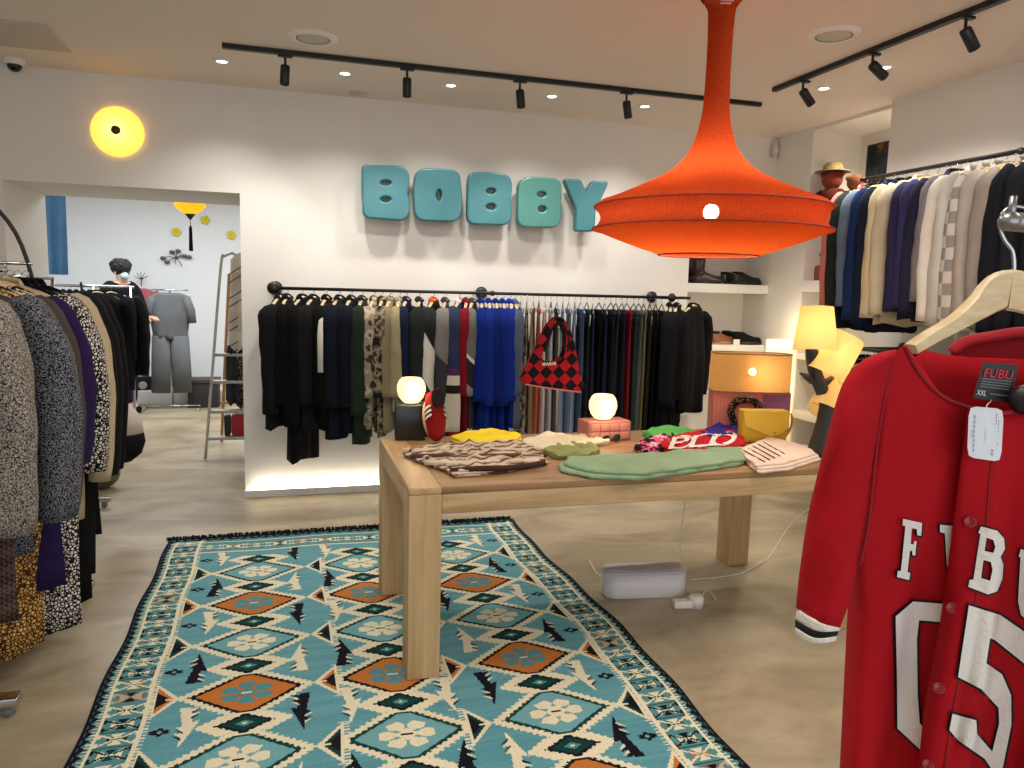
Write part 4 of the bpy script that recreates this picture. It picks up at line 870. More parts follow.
# red trainer standing on its toe against the black box
def shoe_mesh(b, L=.28, W=.052, hback=.085, htoe=.042, up=True):
    """upper along +X (heel at 0), sole on z=0"""
    N = 14; rs = []
    for i in range(N + 1):
        t = i / N; x = t * L
        hw = W * (.62 + .38 * math.sin(min(1, t * 1.25) * PI * .8) ** .8) * (1 if t < .8 else math.sqrt(max(.02, 1 - ((t - .8) / .205) ** 2))) * (math.sqrt(max(.05, 1 - ((.06 - t) / .062) ** 2)) if t < .06 else 1)
        h = hback + (htoe - hback) * (0 if t < .25 else min(1, (t - .25) / .5)); h *= (1 if t < .85 else math.sqrt(max(.15, 1 - ((t - .85) / .17) ** 2)))
        rs.append([Vector((x, hw * math.cos(a) * (1 if math.sin(a) < .2 else .86), .022 + max(-.004, h * math.sin(a) if math.sin(a) > 0 else .0))) for a in [PI * -.06 + PI * 1.12 * j / 12 for j in range(13)]])
    b.rings(rs)
def sole_mesh(b, L=.285, W=.055, th=.026, heel=0.0):
    pts = []
    for j in range(28):
        a = 2 * PI * j / 28; x = L / 2 - L / 2 * math.cos(a); t = x / L
        y = W * (.72 + .28 * math.sin(t * PI * .9)) * math.sin(a) ** (1) * (1.08 if True else 1)
        pts.append((x, y))
    b.rings([[Vector((x * k + (1 - k) * L / 2, y * k, z)) for x, y in pts] for k, z in ((.96, 0), (1, .004), (1, th - .004), (.97, th))])
def shoe(label, m, ms, loc, rot, kind='shoe', stripes=None, laces=None, group=None, cat='shoe', L=.28, shaft=0):
    b = MB(); sole_mesh(b, L + .005); o = b.build(kind, ms); o.location = loc; o.rotation_euler = rot; tag(o, label, cat, group)
    b = MB(); shoe_mesh(b, L); b.build('upper', m, o)
    b = MB(); b.lathe([(.026, -.01), (.034, 0), (.030, .006), (.022, .0)], n=20, M=Matrix.Translation((L * .2, 0, .098)) @ Matrix.Diagonal((1.45, 1, 1, 1)))
    b.lathe([(0, -.001), (.028, -.001)], n=20, M=Matrix.Translation((L * .2, 0, .1085)) @ Matrix.Diagonal((1.45, 1, 1, 1))); b.build('opening', fab((40, 32, 30)), o)
    if shaft:
        b = MB(); b.rings([[Vector((L * .17 + rx * math.cos(a), ry * math.sin(a), z)) for a in [2 * PI * j / 18 for j in range(18)]] for z, rx, ry in ((.06, .05, .04), (.12, .046, .038), (.02 + shaft, .052, .042), (.02 + shaft, .046, .036), (.0 + shaft, .044, .034))]); b.build('shaft', m, o)
    if stripes:
        for s in (-1, 1):
            b = MB()
            for k in range(3): x = L * (.40 + .09 * k); b.tube([(x, s * .0525, .03), (x - .012, s * .046, .055), (x - .02, s * .032, .075)], [(.0065, .002)] * 3, 6)
            b.build('side_stripes', stripes, o)
    if laces:
        b = MB()
        for k in range(6): x = L * (.38 + .055 * k); zt_ = .098 - .0065 * k; b.tube([(x, -.022, zt_ - .006), (x, 0, zt_ + .004), (x, .022, zt_ - .006)], .0026, 6)
        b.build('laces', laces, o)
    return o
p = aZ(446, 444, TZ)
M_red = fab((138, 28, 26))
shoe('red suede trainer with white side stripes propped upright against the black box', M_red, fab((196, 170, 140)), (p.x - .052, p.y + .105, TZ + .240), (0, 1.27, -PI / 2 + .10), 'trainer', W_, fab((150, 30, 28)), cat='shoe', L=.245)

# patchwork bag on a metal stand
sp = aZ(556, 434, TZ); SYb = sp.y
st = empty('bag_stand', (sp.x, sp.y, TZ), 0, 'thin chrome display stand holding up the patchwork bag', 'stand')
b = MB(); b.lathe([(0, 0), (.05, 0), (.05, .004), (.008, .008), (0, .008)], n=28); b.build('base_plate', M_chr, st)
ztop = aY(557, 322, SYb).z
b = MB(); b.tube([(0, 0, .006), (0, 0, ztop - TZ - .03)] + [(.022 * math.sin(t), -.0, ztop - TZ - .03 + .022 * (1 - math.cos(t)) * .7) for t in (.4, .8, 1.2)], .0055, 10); b.build('pole', mat('pale_steel', (190, 178, 160), .3, metal=.7), st)
def bagpt(x, y): return aY(510 + x / 5.12, 300 + y / 5.12, SYb - .045)
oc = bagpt(210, 300)
outer = [(215, 108), (245, 102), (275, 118), (300, 170), (318, 230), (335, 320), (350, 400), (370, 440), (350, 466), (260, 452), (150, 436), (75, 424), (56, 404), (90, 340), (130, 260), (165, 185), (190, 130)]
inner = [(225, 130), (248, 130), (262, 160), (262, 240), (245, 278), (205, 290), (170, 272), (190, 210), (208, 160)]
op = [(bagpt(*p) - oc) for p in outer]; ip = [bagpt(*p) - oc for p in inner]; cb = sum(op, Vector()) / len(op); op = [cb + (p - cb) * .93 for p in op]; cb = sum(ip, Vector()) / len(ip); ip = [cb + (p - cb) * 1.32 for p in ip]
me = curve_mesh([[(p.x, p.z) for p in smoothpts(op, 3, True)], [(p.x, p.z) for p in smoothpts(ip, 3, True)][::-1]], .014, .016)
M_dia = pattern('red_black_diamonds', 'check', [(0, (150, 22, 28)), (.5, (18, 16, 19))], 21, rot=(0, PI / 4, 0), sc3=(1, .001, 1))
bag = mesh_obj('patchwork_bag', me, M_dia, loc=oc); tag(bag, 'red and black diamond patchwork shoulder bag hanging on the chrome stand', 'bag')
b = MB(); hp = smoothpts([bagpt(*q) - oc + Vector((0, 0, 0)) for q in [(168, 262), (188, 200), (210, 140), (245, 112), (272, 140), (290, 200), (285, 262)]], 4); b.tube(hp, [(.013, .034)] * len(hp), 10); b.build('handle', fab((30, 27, 30)), bag)
t_, f_ = text_verts('MARNI'); b = MB(); b.add([bagpt(156 + 68 * x, 334 - 4 * x - 17 * y) - oc + Vector((0, -.0315, 0)) for x, y in t_], f_); b.build('lettering', fab((226, 214, 206)), bag, smooth=False)
b = MB(); cp = [p + Vector((0, -.0, -.004)) for p in smoothpts([bagpt(*q) - oc for q in [(75, 424), (150, 438), (260, 454), (350, 464)]], 5)]; b.tube(cp, [(.006, .034)] * len(cp), 8); b.build('bottom_piping', fab((196, 120, 120)), bag)

# mustard bag
p = aZ(745, 444, TZ); e = empty('mustard_bag', (p.x - .01, p.y + .015, TZ), -.22, 'mustard yellow leather box bag with a flap beside the tiled lamp', 'bag')
M_mus = mat('mustard_leather', (196, 160, 38), .45, bump=.1, bscale=120)
b = MB(); W2, D2, H2 = .235, .075, .165; b.box((0, 0, 0.001), (W2, D2, H2), bev=.014); b.build('body', M_mus, e)
b = MB(); fl = [(0, H2), (W2, H2), (W2 - .004, H2 * .5), (W2 * .80, H2 * .30), (W2 * .62, H2 * .25), (.012, H2 * .55)]
b.rings([[Vector((x, -.001, z)) for x, z in fl], [Vector((x, -.007, z - .001)) for x, z in fl]]); b.box((0, -.007, H2 - .003), (W2, D2 * .9, H2 + .004), bev=.003); b.build('flap', mat('mustard_flap', (210, 174, 48), .42, bump=.1, bscale=120), e, smooth='auto')
b = MB(); b.tube(smoothpts([(W2 - .01, D2 * .3, H2 - .01), (W2 + .03, D2 * .5, H2 - .02), (W2 + .04, D2 * .7, H2 * .5), (W2 + .015, D2 * .7, .03), (W2 - .005, D2 * .5, .02)], 5), [(.002, .008)] * 21, 8); b.build('strap', M_mus, e)
b = MB(); b.ball((W2 * .7, -.009, H2 * .34), .006, 10); b.build('clasp', mat('gold', (190, 150, 70), .25, metal=1), e)

# tiled base lamp with a wide burlap shade
BY = 3.52
p0, p1 = aY(711, 436, BY), aY(777, 436, BY); BR = Matrix.Rotation(-.3, 3, 'Z'); e = empty('table_lamp', (p0.x, BY, TZ), -.3, 'table lamp with a wide burlap shade on a square pink mosaic base', 'lamp')
wb = p1.x - p0.x; hb = aY(745, 391, BY).z - TZ
b = MB(); b.box((0, 0, .001), (wb, .105, hb), bev=.004); b.build('mosaic_base', pattern('pink_mosaic', 'check', [(0, (196, 118, 100)), (.5, (172, 96, 86))], 70, .4, rot=(0, PI / 4, 0), sc3=(1, 1, 1)), e, smooth='auto')
b = MB(); b.box((wb * .64, -.002, hb * .30), (wb - .006, .001, hb - .008)); b.build('violet_panel', mat('violet_panel', (128, 72, 104), .35), e, smooth=False)
def bp(u, v): q = aY(u, v, BY); return Vector((q.x - p0.x, -.012, q.z - TZ))
pts = smoothpts([bp(729, 434), bp(731, 422), bp(728, 410), bp(732, 401), bp(740, 398), bp(748, 399), bp(753, 405), bp(748, 408)], 4); n_ = len(pts)
b = MB(); b.tube(pts, [.021 - .008 * abs(i / n_ - .45) for i in range(n_)], 10); b.build('leopard_relief', pattern('relief_leopard', 'cells', [(0, (22, 20, 20)), (.2, (150, 116, 74)), (.35, (40, 32, 28))], 70), e)
s0, s1 = aY(712, 353, BY), aY(781, 357, BY); zt_ = s0.z - TZ; zb_ = aY(745, 391, BY).z - TZ + .004; xs0 = -.005; xs1 = xs0 + (s1.x - s0.x) * .97
M_bur = translucent('burlap', (206, 160, 98), (255, 190, 110), .05, .5, alpha=.10, knit=220)
b = MB()
def oval(k, z): return [Vector(((xs0 + xs1) / 2 + k * (xs1 - xs0) / 2 * (abs(math.cos(a)) ** .35) * (1 if math.cos(a) > 0 else -1), .05 + k * .085 * (abs(math.sin(a)) ** .45) * (1 if math.sin(a) > 0 else -1), z)) for a in [2 * PI * j / 48 for j in range(48)]]
b.rings([oval(1, zb_), oval(1, zt_)], cap=False); b.build('lamp_shade', M_bur, e)
b = MB()
for z in (zb_, zt_): b.tube(oval(1.0, z) + [oval(1.0, z)[0]], .003, 6)
b.build('shade_trim', mat('brown_trim', (120, 84, 50), .7), e)
b = MB(); b.tube([(wb / 2, .05, hb), (wb / 2, .05, zb_ + .05)], .006, 8); b.build('stem', M_chr, e)
q = aY(746, 371, BY + .03); b = MB(); b.ball((wb * .52, .05, q.z - TZ), .021, 16); b.build('light_bulb', mat('warm_white_bulb', (255, 240, 210), .5, emit=(255, 220, 160), es=28), e)
light('burlap_lamp_light', 'POINT', Vector((p0.x, BY, q.z)) + BR @ Vector((wb * .52 + .03, .08, 0)), 2.4, (1, .78, .48), .03)

# sculpted lamp with three shades
p = aZ(822, 456, TZ); e = empty('three_shade_lamp', (p.x, p.y, TZ), 0, 'dark sculpted table lamp with three tilted cream shades', 'lamp')
YL = p.y
def lp(u, v, dy=0): q = aY(u, v, YL + dy); return Vector((q.x - p.x, dy, q.z - TZ))
b = MB(); prof = [(824, 458, .072), (824, 450, .066), (826, 435, .056), (828, 420, .052), (828, 405, .042), (823, 392, .034), (818, 380, .034), (815, 370, .03), (812, 360, .026), (812, 352, .03), (811, 347, .024)]
rs = []
for i, (u, v, r) in enumerate(prof):
    c_ = lp(u, v); c_.z = max(c_.z, 0.001); rs.append([c_ + Vector((r * (1 + .12 * math.sin(3 * a + i)) * math.cos(a), r * (1 + .12 * math.cos(2 * a + i)) * math.sin(a), 0)) for a in [2 * PI * j / 16 for j in range(16)]])
b.rings(rs); b.build('sculpted_base', mat('dark_bronze_clay', (38, 40, 40), .5, bump=.4, bscale=20), e)
for k, tip in enumerate([((800, 373), (812, 380)), ((835, 395), (824, 402)), ((842, 372), (820, 386))]):
    b = MB(); a0, a1 = lp(*tip[1]), lp(*tip[0]); b.tube([a0, (a0 + a1) / 2, a1], [.022, .014, .004], 8); b.build('branch', _m['dark_bronze_clay'], e)
M_crm = translucent('cream_shade', (246, 214, 150), (255, 190, 96), .16, .5)
for k, (top, bot, r0, r1, lab) in enumerate([((817, 307), (812, 350), 15.5, 21.5, 'upright'), ((851, 340), (828, 377), 19, 26, 'tilted'), ((845, 388), (822, 408), 10, 26, 'low')]):
    if k == 1: top, bot, r0, r1 = (849, 337), (828, 376), 16, 18.5
    if k == 2: top, bot, r0, r1 = (842, 384), (822, 413), 17, 21
    dy = (.0, -.06, .02)[k]; a = lp(*top, dy); c_ = lp(*bot, dy); ax = (c_ - a); L_ = ax.length; S = FPX / Vector((p.x, YL, 0)).dot(Vector((AX.z, AY.z, AZ.z)))
    tilt_ = (-.12, -.25, .5)[k]; ax = ax + Vector((0, (-.02, .02, -.03)[k], 0)); ax.normalize()
    M = Matrix.Translation(a) @ ax.to_track_quat('Z', 'Y').to_matrix().to_4x4()
    b = MB(); b.lathe([(r0 / S, 0), (r0 / S * 1.01, 0.0), (r1 / S, L_)], n=40, M=M); b.build('lamp_shade', M_crm, e)
    b = MB(); b.lathe([(0, L_ * .92), (.004, L_ * .92), (.012, L_ * .93), (.014, L_ * .8), (.01, L_ * .6), (0, L_ * .6)], n=12, M=M)
    for t in range(3): b.tube([M @ Vector((0, 0, L_ * .9)), M @ Vector((r1 / S * .97 * math.cos(t * 2.1), r1 / S * .97 * math.sin(t * 2.1), L_ * .95))], .0015, 5)
    b.build('socket', mat('brass', (150, 120, 70), .3, metal=.9), e)
    b = MB(); b.ball(M @ Vector((0, 0, L_ * .5)), .018, 12); b.build('light_bulb', _m['warm_white_bulb'], e)
    g = M @ Vector((0, 0, L_ * .72)); light('shade_lamp_light', 'POINT', (p.x + g.x, YL + g.y, TZ + g.z), .55, (1, .8, .48), .02)

# pleated floor lamp by the pillar
lp0 = aY(777, 345, 5.2); e = empty('pleated_lamp', (3.60, 5.22, 0), 0, 'tall glowing white pleated lamp beside the pillar behind the burlap lamp', 'lamp')
z1 = aY(777, 340, 5.0).z; xq = aY(779, 380, 5.0).x; e.location = (xq, 5.0, 0)
M_plt = translucent('white_pleats', (246, 238, 218), (255, 232, 184), .3, .5)
b = MB(); n_ = 72; b.rings([[Vector(((.105 + .006 * (j % 2)) * math.cos(2 * PI * j / n_), (.105 + .006 * (j % 2)) * math.sin(2 * PI * j / n_), z)) for j in range(n_)] for z in (.04, z1)], cap=False); b.build('pleated_shade', M_plt, e, smooth=False)
b = MB(); b.lathe([(0, 0), (.11, 0), (.11, .04), (0, .04)], n=32); b.build('base', M_white, e)
light('pleated_lamp_light', 'POINT', (xq, 5.0, z1 + .06), 3.6, (1, .84, .56), .04)
light('pleated_lamp_light', 'POINT', (xq, 5.0, .8), 1.5, (1, .84, .56), .04)
q = aY(738, 350, 5.42); b = MB(); b.box((-.045, -.03, 0), (.045, .03, .11), bev=.003); tag(b.build('paper_lantern', M_plt, loc=(aY(767, 360, 5.53).x, 5.54, 1.0915), smooth='auto'), 'small white paper box glowing on the lower alcove shelf end', 'lantern')

# ---------------------------------------------------------------- red jersey close to the viewer
RV = Vector((AX.x, AY.x, 0)).normalized(); NV = Vector((RV.y, -RV.x, 0)); FW = Vector((AX.z, AY.z, AZ.z))
ZC = 0.86
r0_ = ray(988, 400); OJ = CAM + r0_ * (ZC / r0_.dot(FW))
def D0(u, v):
    au = math.sqrt(u * u + .0009) - .03
    d = (.33 if u < 0 else .62) * au
    k = min(1, max(0, v) / .25)
    return d * (1 - .45 * k) + k * (.026 * math.sin(u * 38 + 1.2 + v * 1.5) + .015 * math.sin(u * 75 + v * 6)) + .004 * math.sin(v * 21 + u * 16) * k
def SL(u, v): return D0(u, v) - .012 * max(0, 1 + u / .07) * (1 if u > -.07 else 0)
def SR(u, v): return D0(u, v) + .010 * math.exp(-max(0, u + .04) / .05)
def SB(u, v): return D0(u, v) * .6 - .06
def SH(u, v): return D0(u, v) * 1.0 - .022
def jp(px, py, S, e=0.0):
    """point of surface S (+e) seen in this direction"""
    r = ray(px, py); d = 0.0
    for _ in range(8):
        q = OJ + NV * d; t = (q - CAM).dot(NV) / r.dot(NV); p = CAM + r * t; w_ = p - OJ; d = S(w_.dot(RV), -w_.z) + e
    return p
def polyat(pts, t):
    ls = [0]
    for a, c_ in zip(pts, pts[1:]): ls.append(ls[-1] + math.dist(a, c_))
    x = t * ls[-1]
    for i in range(len(pts) - 1):
        if x <= ls[i + 1] or i == len(pts) - 2:
            k = (x - ls[i]) / max(1e-6, ls[i + 1] - ls[i]); return (pts[i][0] + (pts[i + 1][0] - pts[i][0]) * k, pts[i][1] + (pts[i + 1][1] - pts[i][1]) * k)
def coons(top, bot, left, right, nu, nv):
    sp_ = lambda P: [(q.x, q.y) for q in smoothpts([(a, c_, 0) for a, c_ in P], 4)] if len(P) > 2 else P
    top, bot, left, right = map(sp_, (top, bot, left, right)); G = []
    A, Bq, Cq, Dq = top[0], top[-1], bot[0], bot[-1]
    for i in range(nv + 1):
        v = i / nv; row = []; l, r_ = polyat(left, v), polyat(right, v)
        for j in range(nu + 1):
            u = j / nu; t, bb = polyat(top, u), polyat(bot, u)
            row.append(tuple((1 - v) * t[k] + v * bb[k] + (1 - u) * l[k] + u * r_[k] - ((1 - u) * (1 - v) * A[k] + u * (1 - v) * Bq[k] + (1 - u) * v * Cq[k] + u * v * Dq[k]) for k in (0, 1)))
        G.append(row)
    return G
def panel(name, G, S, m, parent, e=None, back=None, thick=.0022):
    """cloth panel over the pixel grid G; with back set it is a closed two-sided volume"""
    nv, nu = len(G) - 1, len(G[0]) - 1; b = MB()
    f = [[jp(*G[i][j], S, (e(j / nu, i / nv) if e else 0)) - OJ for j in range(nu + 1)] for i in range(nv + 1)]
    dirn = lambda i, j: (f[i][j] + OJ - CAM).normalized()
    if back is None: k = [[f[i][j] + dirn(i, j) * thick for j in range(nu + 1)] for i in range(nv + 1)]
    else: k = [[f[i][j] + dirn(i, j) * (thick + back(j / nu, i / nv)) for j in range(nu + 1)] for i in range(nv + 1)]
    b.rings([f[i] + k[i][::-1] for i in range(nv + 1)]); return b.build(name, m, parent)
M_jer = mat('crimson_cotton', (172, 14, 26), .85, bump=.15, bscale=70, var=.10, spec=.2)
M_jw = mat('white_felt', (232, 226, 216), .85, bump=.3, bscale=200); M_jb = mat('black_felt', (14, 12, 16), .85)
jer = empty('baseball_jersey', OJ, 0, 'crimson baseball jersey with white block lettering and number hanging closest to the viewer', 'jersey')
Lp = coons([(868, 384), (884, 362), (905, 345), (911, 358), (918, 370), (930, 385), (948, 399), (972, 409)], [(838, 800), (880, 806), (930, 802)], [(868, 384), (866, 430), (858, 500), (850, 570), (846, 640), (842, 720), (838, 800)], [(972, 409), (990, 470), (982, 560), (966, 650), (948, 730), (940, 802)], 26, 34)
panel('front_panel', Lp, SL, M_jer, jer, e=lambda s, t: -.05 * max(0, 1 - s / .22) ** 2)
Rp = coons([(968, 406), (985, 411), (1003, 413), (1026, 408), (1060, 385), (1090, 350), (1130, 380)], [(918, 802), (1010, 812), (1120, 806)], [(968, 406), (960, 470), (953, 524), (941, 615), (922, 727), (918, 802)], [(1130, 380), (1150, 560), (1120, 806)], 24, 34)
panel('front_panel', Rp, SR, M_jer, jer)
Bp = coons([(880, 378), (905, 346), (925, 351), (965, 357), (1024, 360), (1090, 352), (1125, 385)], [(850, 802), (980, 806), (1110, 802)], [(880, 378), (872, 500), (862, 650), (850, 802)], [(1125, 385), (1130, 600), (1110, 802)], 18, 20)
panel('back_panel', Bp, SB, M_jer, jer)
sl_o = [(896, 349), (872, 355), (854, 367), (843, 383), (836, 402), (827, 437), (816, 480), (807, 520), (799, 575), (796, 608)]
sl_i = [(896, 362), (884, 400), (876, 450), (866, 510), (858, 560), (850, 600), (840, 628)]
Sp = coons([(896, 349), (896, 362)], [(796, 608), (818, 622), (840, 628)], sl_o, sl_i, 12, 26)
bulge = lambda k: (lambda s, t: k * math.sin(PI * s) ** .6 * min(1, .15 + t * 4) + .005 * math.sin(t * 17 + s * 4) * math.sin(PI * s))
slv = panel('sleeve', Sp, D0, M_jer, jer, e=bulge(.028), back=lambda s, t: .05 * math.sin(PI * s) ** .6 * min(1, .2 + t * 4))
def band_(n, a, c_, m, k):
    G = coons(a, c_, [a[0], c_[0]], [a[-1], c_[-1]], 12, 3); return panel(n, G, D0, m, slv, e=lambda s, t: k * math.sin(PI * s) ** .6, back=lambda s, t: .056 * math.sin(PI * s) ** .6 + .001)
band_('cuff_band', [(797, 608), (818, 622), (841, 628)], [(795, 619), (817, 631), (839, 631)], M_jw, .031)
band_('cuff_band', [(795, 619), (817, 631), (839, 630)], [(795, 627), (815, 638), (837, 636)], M_jb, .031)
band_('cuff_band', [(795, 627), (815, 638), (837, 636)], [(796, 637), (814, 644), (836, 641)], M_jw, .031)
Bk = coons([(812, 560), (800, 572)], [(838, 628), (797, 590)], [(812, 560), (838, 628)], [(800, 572), (797, 590)], 4, 4)
# second sleeve, out of frame on the right, keeps the garment whole
Sp2 = coons([(1112, 362), (1118, 380)], [(1210, 640), (1150, 650)], [(1112, 362), (1170, 450), (1210, 640)], [(1118, 380), (1130, 500), (1150, 650)], 8, 14)
panel('sleeve', Sp2, D0, M_jer, jer, e=bulge(.03), back=lambda s, t: .05 * math.sin(PI * s) ** .6)
# seams
def seam(name, pts, S, m, r=.0018, e=.003):
    b = MB(); P = smoothpts([(a, c_, 0) for a, c_ in pts], 5); b.tube([jp(q.x, q.y, S, e) - OJ for q in P], r, 6); return b.build(name, m, jer)
M_sm = mat('seam_red', (140, 12, 22), .8)
seam('collar_binding', [(905, 346), (911, 359), (918, 371), (930, 386), (948, 400), (970, 408)], SL, M_sm, .0022, .001)
seam('collar_binding', [(968, 407), (985, 412), (1003, 414), (1026, 409), (1058, 387)], SR, M_sm, .0022, .001)
seam('placket_seam', [(998, 414), (990, 480), (985, 540), (972, 620), (955, 700), (944, 770)], SR, M_sm, .0011, .0008)
seam('shoulder_seam', [(893, 362), (884, 400), (876, 452), (869, 520), (860, 565)], D0, M_sm, .0016, .004)
for u, v in ((970, 522), (952, 608), (939, 688), (928, 765)):
    c_ = jp(u, v, SR, .003) - OJ; n_ = (CAM - OJ - c_).normalized(); M = Matrix.Translation(c_) @ n_.to_track_quat('Z', 'Y').to_matrix().to_4x4()
    b = MB(); b.lathe([(0, -.001), (.0062, -.001), (.0068, .0015), (.0055, .0025), (.0045, .0015), (0, .0015)], n=24, M=M); b.build('button', mat('red_button', (150, 26, 34), .25), jer)
def grow(pts, d):
    """outline pushed outwards by d"""
    n = len(pts); ar = sum(pts[i][0] * pts[(i + 1) % n][1] - pts[(i + 1) % n][0] * pts[i][1] for i in range(n)); s = 1 if ar > 0 else -1; out = []
    for i in range(n):
        a, q, c_ = Vector(pts[i - 1]), Vector(pts[i]), Vector(pts[(i + 1) % n]); e1, e2 = (q - a).normalized(), (c_ - q).normalized()
        n1, n2 = Vector((e1.y, -e1.x)) * s, Vector((e2.y, -e2.x)) * s; m_ = (n1 + n2); m_ = m_ / max(.45, m_.length_squared / 2) if m_.length > .1 else n1
        out.append(tuple(q + m_ * d * .95))
    return out
def decal(name, loops, S, e, m, parent=None, off=None):
    polys = [[Vector((x, y, 0)) for x, y in lp_] for lp_ in loops]; tris = tessellate_polygon(polys); V = [p for lp_ in polys for p in lp_]
    bm = bmesh.new(); vs = [bm.verts.new(p) for p in V]
    for t in tris:
        try: bm.faces.new([vs[i] for i in t])
        except ValueError: pass
    for _ in range(6):
        lg = [ed for ed in bm.edges if ed.calc_length() > 4]
        if not lg: break
        bmesh.ops.subdivide_edges(bm, edges=lg, cuts=1); bmesh.ops.triangulate(bm, faces=bm.faces[:])
    for q in bm.verts: q.co = jp(q.co.x, q.co.y, S, e) - OJ
    b = MB(); b.bm(bm); return b.build(name, m, parent or jer)
zz = lambda pts: [(880 + x / 2.868, 500 + y / 2.868) for x, y in pts]
GL = [('letter', SL, [[(66, 54), (121, 66), (118, 103), (107, 101), (105, 83), (91, 81), (88, 126), (97, 128), (98, 118), (105, 119), (101, 160), (93, 158), (93, 147), (86, 145), (79, 206), (87, 209), (84, 230), (49, 221), (51, 203), (60, 204), (73, 75), (65, 73)]]),
 ('letter', SL, [[(172, 71), (232, 76), (232, 92), (222, 92), (214, 170), (222, 215), (240, 225), (236, 240), (205, 225), (192, 190), (186, 96), (172, 92)]]),
 ('letter', SR, [[(290, 76), (336, 88), (356, 110), (359, 140), (346, 164), (354, 185), (351, 228), (336, 262), (310, 271), (253, 249), (257, 229), (268, 228), (288, 97), (282, 94)], [(306, 108), (325, 115), (331, 135), (325, 152), (300, 146)], [(297, 172), (318, 178), (323, 200), (316, 232), (290, 224)]]),
 ('letter', SR, [[(404, 140), (440, 155), (438, 175), (430, 174), (424, 260), (430, 310), (450, 320), (470, 300), (480, 200), (470, 196), (472, 176), (510, 190), (506, 208), (500, 206), (488, 320), (465, 350), (430, 352), (404, 330), (396, 290), (403, 165), (398, 162)]]),
 ('number', SL, [[(45, 334), (95, 291), (200, 299), (200, 352), (112, 345), (106, 400), (108, 560), (114, 640), (150, 690), (150, 745), (115, 716), (50, 655), (49, 520)]]),
 ('number', SR, [[(255, 302), (345, 330), (440, 396), (440, 490), (330, 402), (316, 396), (305, 468), (350, 500), (376, 560), (377, 645), (352, 768), (340, 800), (300, 742), (225, 690), (199, 660), (208, 613), (276, 632), (279, 672), (322, 722), (342, 640), (340, 596), (290, 542), (224, 508)]])]
for nm, S, loops in GL:
    lo = [zz(q) for q in loops]
    bkk = [grow(lo[0], 1.7 if nm == 'letter' else 2.4)] + [grow(h, -1.5) for h in lo[1:]]
    o = decal(nm, bkk, S, .0022, M_jb); decal('white_inlay', lo, S, .0058, M_jw, o)
def quad_map(c4, S, e):
    (ax, ay), (bx, by), (cx_, cy_), (dx, dy) = c4   # top left, top right, bottom right, bottom left
    C = [jp(px_, py_, S, e) - OJ for px_, py_ in ((ax, ay), (bx, by), (cx_, cy_), (dx, dy))]
    def f(x, y): return (C[3] * (1 - x) + C[2] * x) * (1 - y) + (C[0] * (1 - x) + C[1] * x) * y
    return f
def slab(name, c4, S, e, th, m, parent, round_=0):
    f0, f1 = quad_map(c4, S, e), quad_map(c4, S, e - th); n_ = 6; b = MB()
    ring = [(x / n_, 0) for x in range(n_)] + [(1, y / n_) for y in range(n_)] + [(1 - x / n_, 1) for x in range(n_)] + [(0, 1 - y / n_) for y in range(n_)]
    if round_: ring = [(.5 + (x - .5) * (1 - round_ * (abs(y - .5) * 2) ** 12), .5 + (y - .5) * (1 - round_ * .7 * (abs(x - .5) * 2) ** 12)) for x, y in ring]
    b.rings([[f1(x, y) for x, y in ring], [f0(x, y) for x, y in ring]]); return b.build(name, m, parent, smooth=False)
NL = [(983, 362), (1019, 365), (1010, 403), (973, 398)]
nl = slab('neck_label', NL, SB, .0565, .001, mat('black_satin', (22, 22, 24), .5), jer)
def words(txt, c4, S, e, m, x0, x1, y0, y1, parent):
    t, f = text_verts(txt); q = quad_map(c4, S, e); b = MB(); b.add([q(x0 + (x1 - x0) * x, y0 + (y1 - y0) * y) for x, y in t], f); return b.build('lettering', m, parent, smooth=False)
words('FUBU', NL, SB, .058, mat('label_red', (206, 30, 44), .6), .12, .90, .60, .84, nl); words('XXL', NL, SB, .058, mat('label_white', (220, 220, 220), .6), .06, .32, .10, .24, nl)
b = MB(); q = quad_map(NL, SB, .058)
for y in (.54, .47, .40, .33): b.add([q(.10, y), q(.90, y), q(.90, y + .025), q(.10, y + .025)], [(0, 1, 2, 3)])
b.add([q(.4, .16), q(.9, .16), q(.9, .19), q(.4, .19)], [(0, 1, 2, 3)]); b.build('fine_print', mat('label_grey', (120, 120, 122), .6), nl, smooth=False)
PT = [(969, 406), (1004, 409), (1001, 462), (967, 457)]
tg = slab('price_tag', PT, SR, .020, .0012, mat('white_card', (228, 232, 238), .5), jer, .1)
b = MB(); q = quad_map(PT, SR, .0208)
for x, y0, y1, w_ in ((.17, .12, .86, .03), (.78, .45, .92, .035), (.86, .3, .8, .02), (.5, .35, .6, .015), (.12, .4, .55, .02)):
    for k in range(8):
        ya = y0 + (y1 - y0) * k / 8; b.add([q(x, ya), q(x + w_, ya), q(x + w_, ya + (y1 - y0) / 8 * .7), q(x, ya + (y1 - y0) / 8 * .7)], [(0, 1, 2, 3)])
for k in range(2): b.add([q(.7, .10 + k * .07), q(.76, .10 + k * .07), q(.76, .14 + k * .07), q(.7, .14 + k * .07)], [(0, 1, 2, 3)])
b.build('printed_lines', mat('tag_ink', (150, 156, 168), .6), tg, smooth=False)
b = MB(); b.tube([jp(986, 411, SR, .0215) - OJ, jp(987, 405, SR, .02) - OJ, jp(992, 400, SB, .058) - OJ], .0006, 5); b.build('tag_string', mat('nylon', (210, 210, 210), .4), tg)
b = MB(); c_ = jp(1026, 400, SR, .01); b.lathe([(0, -.008), (.013, -.007), (.017, 0), (.013, .007), (0, .008)], c=(0, 0, 0), n=28, M=Matrix.Translation(c_ - OJ) @ (CAM - c_).to_track_quat('Z', 'Y').to_matrix().to_4x4()); b.build('security_tag', M_black, jer)

